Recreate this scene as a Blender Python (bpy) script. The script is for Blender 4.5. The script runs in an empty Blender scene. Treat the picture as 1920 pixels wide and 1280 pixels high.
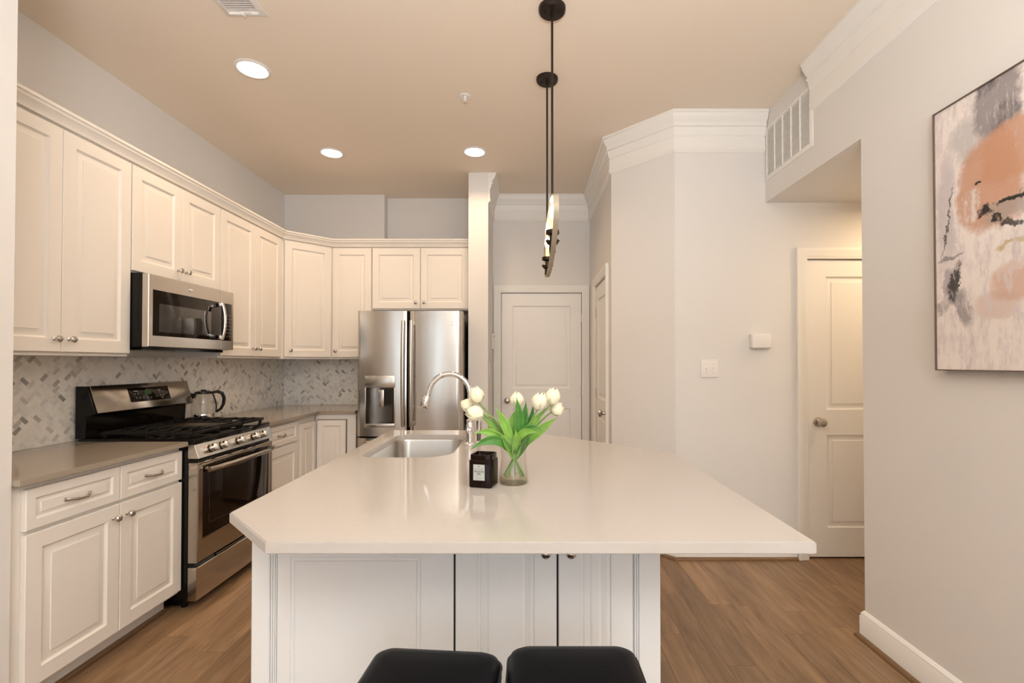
import bpy, bmesh, math, random
from mathutils import Vector, Matrix
random.seed(7)
PI = math.pi
SC = bpy.context.scene
COL = SC.collection

# ------------------------------------------------------------------ camera
cam = bpy.data.cameras.new('camera')
camo = bpy.data.objects.new('camera', cam)
COL.objects.link(camo)
camo.location = (0, 0, 1.3428)
camo.rotation_euler = (PI/2 + 0.0126, 0, 0)
cam.sensor_fit = 'HORIZONTAL'
cam.sensor_width = 36
cam.lens = 36*897.8/1920
cam.shift_x = -28/1920
cam.shift_y = 28/1920
cam.clip_start = 0.02
SC.camera = camo

# ------------------------------------------------------------------ world, daylight, exposure
w = bpy.data.worlds.new('world')
SC.world = w
w.use_nodes = True
nt = w.node_tree
nt.nodes.clear()
sky = nt.nodes.new('ShaderNodeTexSky')
sky.sky_type = 'HOSEK_WILKIE'
sky.sun_direction = (0.3, 0.5, 0.8)
bg = nt.nodes.new('ShaderNodeBackground')
bg.inputs['Strength'].default_value = 0.9
wo = nt.nodes.new('ShaderNodeOutputWorld')
nt.links.new(sky.outputs[0], bg.inputs[0])
nt.links.new(bg.outputs[0], wo.inputs[0])

def area(name, loc, rot, sx, sy, power, color, shape='RECTANGLE', spread=PI):
    l = bpy.data.lights.new(name, 'AREA')
    l.shape = shape
    l.size = sx
    if shape == 'RECTANGLE': l.size_y = sy
    l.energy = power
    l.color = color
    l.spread = spread
    o = bpy.data.objects.new(name, l)
    COL.objects.link(o)
    o.location = loc
    o.rotation_euler = rot
    return o
DAY = (0.86, 0.94, 1.0)
WARM = (1.0, 0.70, 0.43)
# daylight coming in through the two windows of the rear wall
WIN = [(-2.05, .95), (0.45, 1.3)]     # centre x, width
WPOW = (6.5, 26)
for k, (wx, ww) in enumerate(WIN):
    area('window_daylight', (wx, -3.42, 1.5), (PI/2, 0, 0), ww-.1, 2.1, WPOW[k], DAY)

vs = SC.view_settings
vs.view_transform = 'Standard'
vs.look = 'None'
vs.gamma = 1
vs.use_curve_mapping = False
vs.exposure = 0.6

# ------------------------------------------------------------------ materials
def newmat(name):
    m = bpy.data.materials.new(name)
    m.use_nodes = True
    nt = m.node_tree
    b = nt.nodes['Principled BSDF']
    return m, nt, b
def N(nt, t, **k):
    n = nt.nodes.new(t)
    for a, v in k.items(): setattr(n, a, v)
    return n
def mat(name, col, rough=.5, metal=0, var=.03, scale=6, bump=0, bscale=200, spec=.5, coat=0, emis=None, estr=0, stretch=(1,1,1), trans=0, ior=1.45, sss=0):
    m, nt, b = newmat(name)
    tc = N(nt, 'ShaderNodeTexCoord')
    mp = N(nt, 'ShaderNodeMapping')
    mp.inputs['Scale'].default_value = stretch
    nt.links.new(tc.outputs['Object'], mp.inputs[0])
    nz = N(nt, 'ShaderNodeTexNoise')
    nz.inputs['Scale'].default_value = scale
    nz.inputs['Detail'].default_value = 4
    nt.links.new(mp.outputs[0], nz.inputs['Vector'])
    mx = N(nt, 'ShaderNodeMix', data_type='RGBA')
    mx.inputs[6].default_value = (*[max(0, c*(1-var)) for c in col], 1)
    mx.inputs[7].default_value = (*[min(1, c*(1+var)) for c in col], 1)
    nt.links.new(nz.outputs[0], mx.inputs[0])
    nt.links.new(mx.outputs[2], b.inputs['Base Color'])
    b.inputs['Roughness'].default_value = rough
    b.inputs['Metallic'].default_value = metal
    b.inputs['Specular IOR Level'].default_value = spec
    b.inputs['IOR'].default_value = ior
    b.inputs['Coat Weight'].default_value = coat
    b.inputs['Transmission Weight'].default_value = trans
    if sss:
        b.inputs['Subsurface Weight'].default_value = sss
        b.inputs['Subsurface Radius'].default_value = (.02, .02, .01)
    if emis:
        b.inputs['Emission Color'].default_value = (*emis, 1)
        b.inputs['Emission Strength'].default_value = estr
    if bump:
        n2 = N(nt, 'ShaderNodeTexNoise')
        n2.inputs['Scale'].default_value = bscale
        nt.links.new(mp.outputs[0], n2.inputs['Vector'])
        bp = N(nt, 'ShaderNodeBump')
        bp.inputs['Strength'].default_value = bump
        bp.inputs['Distance'].default_value = .001
        nt.links.new(n2.outputs[0], bp.inputs['Height'])
        nt.links.new(bp.outputs[0], b.inputs['Normal'])
    return m

M = {}
M['wall'] = mat('wall_paint', (.785, .76, .735), .75, bump=.15, bscale=120, var=.012, scale=1.5)
M['ceil'] = mat('ceiling_paint', (.88, .78, .66), .85, bump=.15, bscale=120, var=.012, scale=1.5)
M['trim'] = mat('trim_paint', (.88, .86, .82), .45, var=.01)
M['cab'] = mat('cabinet_paint', (.83, .785, .73), .38, var=.012, scale=3)
M['cabi'] = mat('island_paint', (.82, .825, .825), .38, var=.012, scale=3)
M['door'] = mat('door_paint', (.90, .875, .845), .45, var=.01)
M['quartz'] = mat('island_quartz', (.52, .485, .455), .09, var=.035, scale=70)
M['quartz_dark'] = mat('counter_quartz', (.36, .305, .245), .12, var=.05, scale=90)
M['black'] = mat('black_enamel', (.006, .005, .004), .10, var=.1, spec=.3)
M['iron'] = mat('cast_iron', (.008, .007, .006), .42, spec=.3, var=.1, bump=.3, bscale=300)
M['blackplastic'] = mat('black_plastic', (.008, .008, .008), .25, var=.1)
M['glassblack'] = mat('oven_glass', (.008, .004, .002), .05, var=.1, spec=.3)
M['screen'] = mat('microwave_screen', (.035, .032, .03), .07, var=.1, spec=.9)
M['chrome'] = mat('chrome', (.80, .79, .78), .07, 1, var=.02)
M['nickel'] = mat('nickel', (.55, .52, .49), .18, 1, var=.03)
M['bronze'] = mat('dark_bronze', (.030, .022, .018), .42, .6, var=.1)
M['leather'] = mat('black_leather', (.004, .004, .005), .42, spec=.18, var=.15, scale=40, bump=.25, bscale=250)
M['darkwood'] = mat('stool_wood', (.02, .015, .012), .4, var=.1)
M['plastic'] = mat('white_plastic', (.86, .83, .80), .4, var=.01)
M['shoe'] = mat('oak_shoe_moulding', (.20, .115, .055), .4, var=.2, scale=30)
M['dark'] = mat('dark_gap', (.02, .017, .014), .8, var=.05)
M['hinge'] = mat('satin_hinge', (.62, .58, .54), .35, .8, var=.03)
M['petal'] = mat('petal', (.90, .86, .66), .5, var=.05, scale=40, sss=.2)
M['leaf'] = mat('leaf', (.20, .40, .06), .42, var=.45, scale=28)
M['leafdark'] = mat('leaf_dark', (.07, .23, .035), .42, var=.4, scale=28)
M['stem'] = mat('stem', (.19, .32, .09), .5, var=.2, scale=30)
M['candle'] = mat('candle_jar', (.008, .002, .001), .08, var=.2, spec=.25)
M['label'] = mat('label_paper', (.44, .46, .44), .6, var=.02)
M['ink'] = mat('ink', (.03, .03, .03), .7, var=.02)
M['inkgrey'] = mat('grey_ink', (.20, .22, .23), .7, var=.02)
M['mark'] = mat('panel_marking', (.30, .27, .25), .6, var=.02)
M['clock'] = mat('clock_glass', (.01, .02, .008), .2, emis=(.10, .32, .05), estr=.05)
M['ring'] = mat('weathered_wood', (.48, .42, .32), .5, var=.35, scale=40, stretch=(1, .15, 1))
M['sleeve'] = mat('candle_sleeve', (.85, .72, .45), .5, emis=(1, .62, .22), estr=.9)  # bulb light falling on the sleeve is put in as emission
M['flame'] = mat('bulb_glass', (1, .9, .7), .2, emis=(1, .82, .50), estr=9)
M['lens'] = mat('downlight_lens', (1, 1, 1), .3, emis=(1, .92, .80), estr=8)
M['tin'] = mat('canvas_edge', (.17, .12, .095), .35, .3, var=.06)
M['seat_trim'] = mat('seat_piping', (.02, .02, .02), .3, var=.1)
M['griddle'] = mat('griddle_plate', (.05, .035, .022), .3, .5, var=.2)

def math_(nt, op, a, b=None, c=None):
    n = N(nt, 'ShaderNodeMath', operation=op)
    for i, v in enumerate((a, b, c)):
        if v is None: continue
        if isinstance(v, (int, float)): n.inputs[i].default_value = v
        else: nt.links.new(v, n.inputs[i])
    return n.outputs[0]

def glass(name, col=(1, 1, 1), rough=0):
    m, nt, b = newmat(name)
    tc = N(nt, 'ShaderNodeTexCoord'); nz = N(nt, 'ShaderNodeTexNoise'); nz.inputs['Scale'].default_value = 8
    nt.links.new(tc.outputs['Object'], nz.inputs['Vector'])
    mx = N(nt, 'ShaderNodeMix', data_type='RGBA')
    mx.inputs[6].default_value = (*[c*.98 for c in col], 1); mx.inputs[7].default_value = (*col, 1)
    nt.links.new(nz.outputs[0], mx.inputs[0]); nt.links.new(mx.outputs[2], b.inputs['Base Color'])
    b.inputs['Transmission Weight'].default_value = 1
    b.inputs['Roughness'].default_value = rough
    b.inputs['IOR'].default_value = 1.45
    return m
def thin_glass(name, col):
    """thin clear wall: lets light straight through, reflects by fresnel"""
    m = bpy.data.materials.new(name); m.use_nodes = True; nt = m.node_tree; nt.nodes.clear()
    tc = N(nt, 'ShaderNodeTexCoord'); nz = N(nt, 'ShaderNodeTexNoise'); nz.inputs['Scale'].default_value = 9
    nt.links.new(tc.outputs['Object'], nz.inputs['Vector'])
    mc = N(nt, 'ShaderNodeMix', data_type='RGBA'); mc.inputs[6].default_value = (*[c*.98 for c in col], 1); mc.inputs[7].default_value = (*col, 1)
    nt.links.new(nz.outputs[0], mc.inputs[0])
    tr = N(nt, 'ShaderNodeBsdfTransparent'); gl = N(nt, 'ShaderNodeBsdfGlossy'); gl.inputs['Roughness'].default_value = .02
    nt.links.new(mc.outputs[2], tr.inputs[0])
    lw = N(nt, 'ShaderNodeLayerWeight'); lw.inputs[0].default_value = .5
    fa = math_(nt, 'ADD', math_(nt, 'MULTIPLY', math_(nt, 'POWER', lw.outputs['Facing'], 3.5), .55), .03)
    mx = N(nt, 'ShaderNodeMixShader'); nt.links.new(fa, mx.inputs[0]); nt.links.new(tr.outputs[0], mx.inputs[1]); nt.links.new(gl.outputs[0], mx.inputs[2])
    o = N(nt, 'ShaderNodeOutputMaterial'); nt.links.new(mx.outputs[0], o.inputs[0])
    return m
M['glass'] = thin_glass('clear_glass', (.985, .985, .98))
M['glassbase'] = thin_glass('thick_glass_base', (.95, .93, .82))
M['pane'] = glass('window_pane', (.98, 1, 1))

def steel(name, col, rough, wav=0.0, wscale=2.0, grain=(1, 1, 60), gstr=.05):
    m, nt, b = newmat(name)
    tc = N(nt, 'ShaderNodeTexCoord')
    mp = N(nt, 'ShaderNodeMapping'); mp.inputs['Scale'].default_value = grain
    nt.links.new(tc.outputs['Object'], mp.inputs[0])
    nz = N(nt, 'ShaderNodeTexNoise'); nz.inputs['Scale'].default_value = 12; nz.inputs['Detail'].default_value = 3
    nt.links.new(mp.outputs[0], nz.inputs['Vector'])
    mx = N(nt, 'ShaderNodeMix', data_type='RGBA')
    mx.inputs[6].default_value = (*[c*.95 for c in col], 1); mx.inputs[7].default_value = (*[min(1, c*1.05) for c in col], 1)
    nt.links.new(nz.outputs[0], mx.inputs[0]); nt.links.new(mx.outputs[2], b.inputs['Base Color'])
    b.inputs['Metallic'].default_value = 1
    b.inputs['Roughness'].default_value = rough
    b1 = N(nt, 'ShaderNodeBump'); b1.inputs['Strength'].default_value = gstr; b1.inputs['Distance'].default_value = .001
    nt.links.new(nz.outputs[0], b1.inputs['Height'])
    last = b1
    if wav:
        mp2 = N(nt, 'ShaderNodeMapping'); mp2.inputs['Scale'].default_value = (1, 1, .35)
        nt.links.new(tc.outputs['Object'], mp2.inputs[0])
        n2 = N(nt, 'ShaderNodeTexNoise'); n2.inputs['Scale'].default_value = wscale; n2.inputs['Detail'].default_value = 1
        nt.links.new(mp2.outputs[0], n2.inputs['Vector'])
        b2 = N(nt, 'ShaderNodeBump'); b2.inputs['Strength'].default_value = wav; b2.inputs['Distance'].default_value = .02
        nt.links.new(n2.outputs[0], b2.inputs['Height']); nt.links.new(b1.outputs[0], b2.inputs['Normal'])
        last = b2
    nt.links.new(last.outputs[0], b.inputs['Normal'])
    return m
M['steel'] = steel('stainless_steel', (.60, .56, .51), .24)
M['steelr'] = steel('range_steel', (.50, .46, .41), .15)
M['steelf'] = steel('fridge_steel', (.63, .60, .56), .20, wav=.12, wscale=5)
M['steeldark'] = steel('dark_steel', (.20, .19, .18), .3)
M['basin'] = steel('basin_steel', (.58, .56, .53), .3, grain=(60, 1, 1))

def herringbone():
    m, nt, bs = newmat('herringbone_marble')
    tc = N(nt, 'ShaderNodeTexCoord'); sp = N(nt, 'ShaderNodeSeparateXYZ')
    nt.links.new(tc.outputs['Object'], sp.inputs[0])
    X, Z = sp.outputs[0], sp.outputs[2]
    f = 1/(.0225*math.sqrt(2))
    A = math_(nt, 'ADD', math_(nt, 'MULTIPLY', math_(nt, 'ADD', X, Z), f), 400.0)
    Bc = math_(nt, 'ADD', math_(nt, 'MULTIPLY', math_(nt, 'SUBTRACT', Z, X), f), 200.0)
    i = math_(nt, 'FLOOR', A); j = math_(nt, 'FLOOR', Bc)
    mm = math_(nt, 'FLOORED_MODULO', math_(nt, 'SUBTRACT', i, j), 4)
    mm = math_(nt, 'ROUND', mm)
    isH = math_(nt, 'LESS_THAN', mm, 1.5)
    iH = math_(nt, 'SUBTRACT', i, mm)
    jb = math_(nt, 'SUBTRACT', j, math_(nt, 'SUBTRACT', 3, mm))
    def mixf(h, v):
        d = math_(nt, 'SUBTRACT', h, v)
        return math_(nt, 'ADD', v, math_(nt, 'MULTIPLY', d, isH))
    ax = mixf(iH, i); ay = mixf(j, jb)
    u = mixf(math_(nt, 'SUBTRACT', A, iH), math_(nt, 'SUBTRACT', Bc, jb))   # 0..2
    v = mixf(math_(nt, 'SUBTRACT', Bc, j), math_(nt, 'SUBTRACT', A, i))     # 0..1
    du = math_(nt, 'MINIMUM', u, math_(nt, 'SUBTRACT', 2, u))
    dv = math_(nt, 'MINIMUM', v, math_(nt, 'SUBTRACT', 1, v))
    d = math_(nt, 'MINIMUM', du, dv)
    cb = N(nt, 'ShaderNodeCombineXYZ')
    nt.links.new(ax, cb.inputs[0]); nt.links.new(ay, cb.inputs[1]); nt.links.new(isH, cb.inputs[2])
    wn = N(nt, 'ShaderNodeTexWhiteNoise', noise_dimensions='3D')
    nt.links.new(cb.outputs[0], wn.inputs['Vector'])
    rp = N(nt, 'ShaderNodeValToRGB')
    e = rp.color_ramp.elements
    e[0].position = 0; e[0].color = (.90, .87, .82, 1)
    e[1].position = 1; e[1].color = (.34, .32, .30, 1)
    for p, c in ((.45, (.88, .85, .80)), (.68, (.82, .79, .74)), (.84, (.73, .70, .66)), (.94, (.60, .57, .54))):
        q = e.new(p); q.color = (*c, 1)
    nt.links.new(wn.outputs[0], rp.inputs[0])
    nz = N(nt, 'ShaderNodeTexNoise'); nz.inputs['Scale'].default_value = 45; nz.inputs['Detail'].default_value = 5
    nt.links.new(tc.outputs['Object'], nz.inputs['Vector'])
    mv = N(nt, 'ShaderNodeMix', data_type='RGBA', blend_type='MULTIPLY'); mv.inputs[0].default_value = .22
    nt.links.new(rp.outputs[0], mv.inputs[6])
    r2 = N(nt, 'ShaderNodeValToRGB'); r2.color_ramp.elements[0].position = .3; r2.color_ramp.elements[0].color = (.6, .6, .6, 1); r2.color_ramp.elements[1].position = .65
    nt.links.new(nz.outputs[0], r2.inputs[0]); nt.links.new(r2.outputs[0], mv.inputs[7])
    g = math_(nt, 'GREATER_THAN', d, .045)
    mg = N(nt, 'ShaderNodeMix', data_type='RGBA')
    mg.inputs[6].default_value = (.84, .82, .78, 1)
    nt.links.new(g, mg.inputs[0]); nt.links.new(mv.outputs[2], mg.inputs[7])
    nt.links.new(mg.outputs[2], bs.inputs['Base Color'])
    bs.inputs['Roughness'].default_value = .25
    bp = N(nt, 'ShaderNodeBump'); bp.inputs['Strength'].default_value = .35; bp.inputs['Distance'].default_value = .001
    nt.links.new(math_(nt, 'MINIMUM', d, .1), bp.inputs['Height']); nt.links.new(bp.outputs[0], bs.inputs['Normal'])
    return m
M['tile'] = herringbone()

def planks():
    m, nt, bs = newmat('oak_floor')
    tc = N(nt, 'ShaderNodeTexCoord'); sp = N(nt, 'ShaderNodeSeparateXYZ')
    nt.links.new(tc.outputs['Object'], sp.inputs[0])
    X, Y = sp.outputs[0], sp.outputs[1]
    row = math_(nt, 'FLOOR', math_(nt, 'DIVIDE', X, .127))
    wr = N(nt, 'ShaderNodeTexWhiteNoise', noise_dimensions='1D'); nt.links.new(row, wr.inputs['W'])
    yy = math_(nt, 'ADD', math_(nt, 'DIVIDE', Y, 1.1), math_(nt, 'MULTIPLY', wr.outputs[0], 7))
    colm = math_(nt, 'FLOOR', yy)
    cb = N(nt, 'ShaderNodeCombineXYZ'); nt.links.new(row, cb.inputs[0]); nt.links.new(colm, cb.inputs[1])
    wn = N(nt, 'ShaderNodeTexWhiteNoise', noise_dimensions='3D'); nt.links.new(cb.outputs[0], wn.inputs['Vector'])
    # grain, shifted per plank
    off = N(nt, 'ShaderNodeVectorMath', operation='SCALE'); nt.links.new(wn.outputs['Color'], off.inputs[0]); off.inputs['Scale'].default_value = 20
    mp = N(nt, 'ShaderNodeMapping'); mp.inputs['Scale'].default_value = (14, 1.6, 1); nt.links.new(tc.outputs['Object'], mp.inputs[0])
    ad = N(nt, 'ShaderNodeVectorMath', operation='ADD'); nt.links.new(mp.outputs[0], ad.inputs[0]); nt.links.new(off.outputs[0], ad.inputs[1])
    nz = N(nt, 'ShaderNodeTexNoise'); nz.inputs['Scale'].default_value = 1.6; nz.inputs['Detail'].default_value = 7; nz.inputs['Roughness'].default_value = .62; nz.inputs['Distortion'].default_value = .6
    nt.links.new(ad.outputs[0], nz.inputs['Vector'])
    r1 = N(nt, 'ShaderNodeValToRGB'); e = r1.color_ramp.elements
    e[0].position = .25; e[0].color = (.150, .085, .040, 1); e[1].position = .72; e[1].color = (.36, .225, .125, 1)
    nt.links.new(nz.outputs[0], r1.inputs[0])
    k = math_(nt, 'ADD', math_(nt, 'MULTIPLY', wn.outputs[0], .38), .80)
    hs = N(nt, 'ShaderNodeVectorMath', operation='SCALE'); nt.links.new(r1.outputs[0], hs.inputs[0]); nt.links.new(k, hs.inputs['Scale'])
    fx = math_(nt, 'FRACT', math_(nt, 'DIVIDE', X, .127)); fy = math_(nt, 'FRACT', yy)
    ex = math_(nt, 'MULTIPLY', math_(nt, 'MINIMUM', fx, math_(nt, 'SUBTRACT', 1, fx)), .127)
    ey = math_(nt, 'MULTIPLY', math_(nt, 'MINIMUM', fy, math_(nt, 'SUBTRACT', 1, fy)), 1.1)
    ed = math_(nt, 'MINIMUM', ex, ey)
    gap = math_(nt, 'LESS_THAN', ed, .0011)
    mg = N(nt, 'ShaderNodeMix', data_type='RGBA'); nt.links.new(math_(nt, 'MULTIPLY', gap, .7), mg.inputs[0])
    nt.links.new(hs.outputs[0], mg.inputs[6]); mg.inputs[7].default_value = (.05, .028, .014, 1)
    nt.links.new(mg.outputs[2], bs.inputs['Base Color'])
    bs.inputs['Roughness'].default_value = .38
    bp = N(nt, 'ShaderNodeBump'); bp.inputs['Strength'].default_value = .3; bp.inputs['Distance'].default_value = .001
    nt.links.new(math_(nt, 'MINIMUM', ed, .002), bp.inputs['Height']); bp.inputs['Distance'].default_value = .5
    nt.links.new(bp.outputs[0], bs.inputs['Normal'])
    return m
M['floor'] = planks()

def painting_mat():
    """abstract wash: X runs along the canvas from its far edge, Z up from its lower edge"""
    m, nt, bs = newmat('painted_canvas')
    tc = N(nt, 'ShaderNodeTexCoord')
    nz = N(nt, 'ShaderNodeTexNoise'); nz.inputs['Scale'].default_value = 9; nz.inputs['Detail'].default_value = 6; nz.inputs['Roughness'].default_value = .7
    nt.links.new(tc.outputs['Object'], nz.inputs['Vector'])
    sub = N(nt, 'ShaderNodeVectorMath', operation='SUBTRACT'); nt.links.new(nz.outputs['Color'], sub.inputs[0]); sub.inputs[1].default_value = (.5, .5, .5)
    scl = N(nt, 'ShaderNodeVectorMath', operation='SCALE'); nt.links.new(sub.outputs[0], scl.inputs[0]); scl.inputs['Scale'].default_value = .12
    ad = N(nt, 'ShaderNodeVectorMath', operation='ADD'); nt.links.new(tc.outputs['Object'], ad.inputs[0]); nt.links.new(scl.outputs[0], ad.inputs[1])
    sp = N(nt, 'ShaderNodeSeparateXYZ'); nt.links.new(ad.outputs[0], sp.inputs[0])
    X, Z = sp.outputs[0], sp.outputs[2]
    fine = N(nt, 'ShaderNodeTexNoise'); fine.inputs['Scale'].default_value = 16; fine.inputs['Detail'].default_value = 8; fine.inputs['Roughness'].default_value = .75
    mpf = N(nt, 'ShaderNodeMapping'); mpf.inputs['Scale'].default_value = (2.2, 1, .7); nt.links.new(tc.outputs['Object'], mpf.inputs[0]); nt.links.new(mpf.outputs[0], fine.inputs['Vector'])
    rb = N(nt, 'ShaderNodeValToRGB'); e = rb.color_ramp.elements
    e[0].position = .34; e[0].color = (.66, .59, .60, 1); e[1].position = .54; e[1].color = (.88, .81, .77, 1)
    nt.links.new(fine.outputs[0], rb.inputs[0])
    cur = rb.outputs[0]
    def blob(cx, cz, rx, rz, col, soft=.35, amt=1, rot=0, cut=.42):
        nonlocal cur
        c, s = math.cos(rot), math.sin(rot)
        dx = math_(nt, 'SUBTRACT', X, cx); dz = math_(nt, 'SUBTRACT', Z, cz)
        p = math_(nt, 'ADD', math_(nt, 'MULTIPLY', dx, c/rx), math_(nt, 'MULTIPLY', dz, s/rx))
        q = math_(nt, 'ADD', math_(nt, 'MULTIPLY', dx, -s/rz), math_(nt, 'MULTIPLY', dz, c/rz))
        p4 = math_(nt, 'POWER', math_(nt, 'ABSOLUTE', p), 3); q4 = math_(nt, 'POWER', math_(nt, 'ABSOLUTE', q), 3)
        r = math_(nt, 'ADD', p4, q4)
        mr = N(nt, 'ShaderNodeMapRange'); mr.inputs['From Min'].default_value = 1+soft; mr.inputs['From Max'].default_value = 1-soft
        nt.links.new(r, mr.inputs[0])
        br = N(nt, 'ShaderNodeMapRange'); br.inputs['From Min'].default_value = cut-.06; br.inputs['From Max'].default_value = cut+.06
        nt.links.new(fine.outputs[0], br.inputs[0])
        fac = math_(nt, 'MULTIPLY', math_(nt, 'MULTIPLY', mr.outputs[0], br.outputs[0]), amt)
        mx = N(nt, 'ShaderNodeMix', data_type='RGBA'); nt.links.new(fac, mx.inputs[0]); nt.links.new(cur, mx.inputs[6]); mx.inputs[7].default_value = (*col, 1)
        cur = mx.outputs[2]
    GREY = (.30, .27, .28); INK = (.028, .024, .024); PEACH = (.60, .32, .20)
    blob(.15, .84, .07, .09, (.52, .50, .50), .6, .75, .6, .42)
    blob(.25, .93, .085, .12, GREY, .4, .9, 0, .40)
    blob(.21, 1.02, .05, .05, INK, .5, .5, .4, .50)
    blob(.28, .86, .05, .05, INK, .6, .5, 0, .52)
    blob(.05, .62, .035, .20, (.48, .44, .47), .7, .55, 0, .40)
    blob(.22, .66, .115, .16, PEACH, .35, .88, 0, .36)
    blob(.30, .74, .10, .10, PEACH, .4, .85, 0, .36)
    blob(.16, .60, .03, .06, (.80, .74, .70), .5, .8, 0, .47)
    blob(.32, .30, .09, .06, PEACH, .6, .6, 0, .45)
    blob(.24, .23, .08, .05, (.62, .42, .34), .6, .5, 0, .45)
    blob(.30, .56, .10, .035, (.42, .36, .32), .5, .8, .35, .42)
    blob(.205, .565, .022, .022, INK, .4, 1, 0, .38)
    blob(.245, .535, .020, .016, INK, .4, 1, 0, .40)
    blob(.30, .585, .055, .010, INK, .4, 1, .30, .38)
    blob(.29, .50, .035, .010, INK, .4, .9, -.3, .42)
    blob(.31, .43, .06, .010, (.55, .42, .16), .6, .8, .15, .44)
    blob(.19, .68, .016, .006, INK, .4, 1, .1, .2)
    blob(.055, .565, .0035, .13, INK, .6, .85, -.22, .40)
    blob(.07, .43, .05, .006, GREY, .6, .9, .18, .36)
    blob(.085, .33, .022, .075, INK, .4, .95, -.1, .42)
    blob(.055, .34, .014, .05, (.40, .34, .40), .5, .8, 0, .4)
    blob(.12, .23, .028, .07, GREY, .6, .85, .15, .44)
    blob(.035, .25, .04, .03, GREY, .6, .7, .4, .47)
    nt.links.new(cur, bs.inputs['Base Color'])
    bs.inputs['Roughness'].default_value = .55
    bp = N(nt, 'ShaderNodeBump'); bp.inputs['Strength'].default_value = .4; bp.inputs['Distance'].default_value = .002
    nt.links.new(fine.outputs[0], bp.inputs['Height']); nt.links.new(bp.outputs[0], bs.inputs['Normal'])
    return m
M['painting'] = painting_mat()

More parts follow.
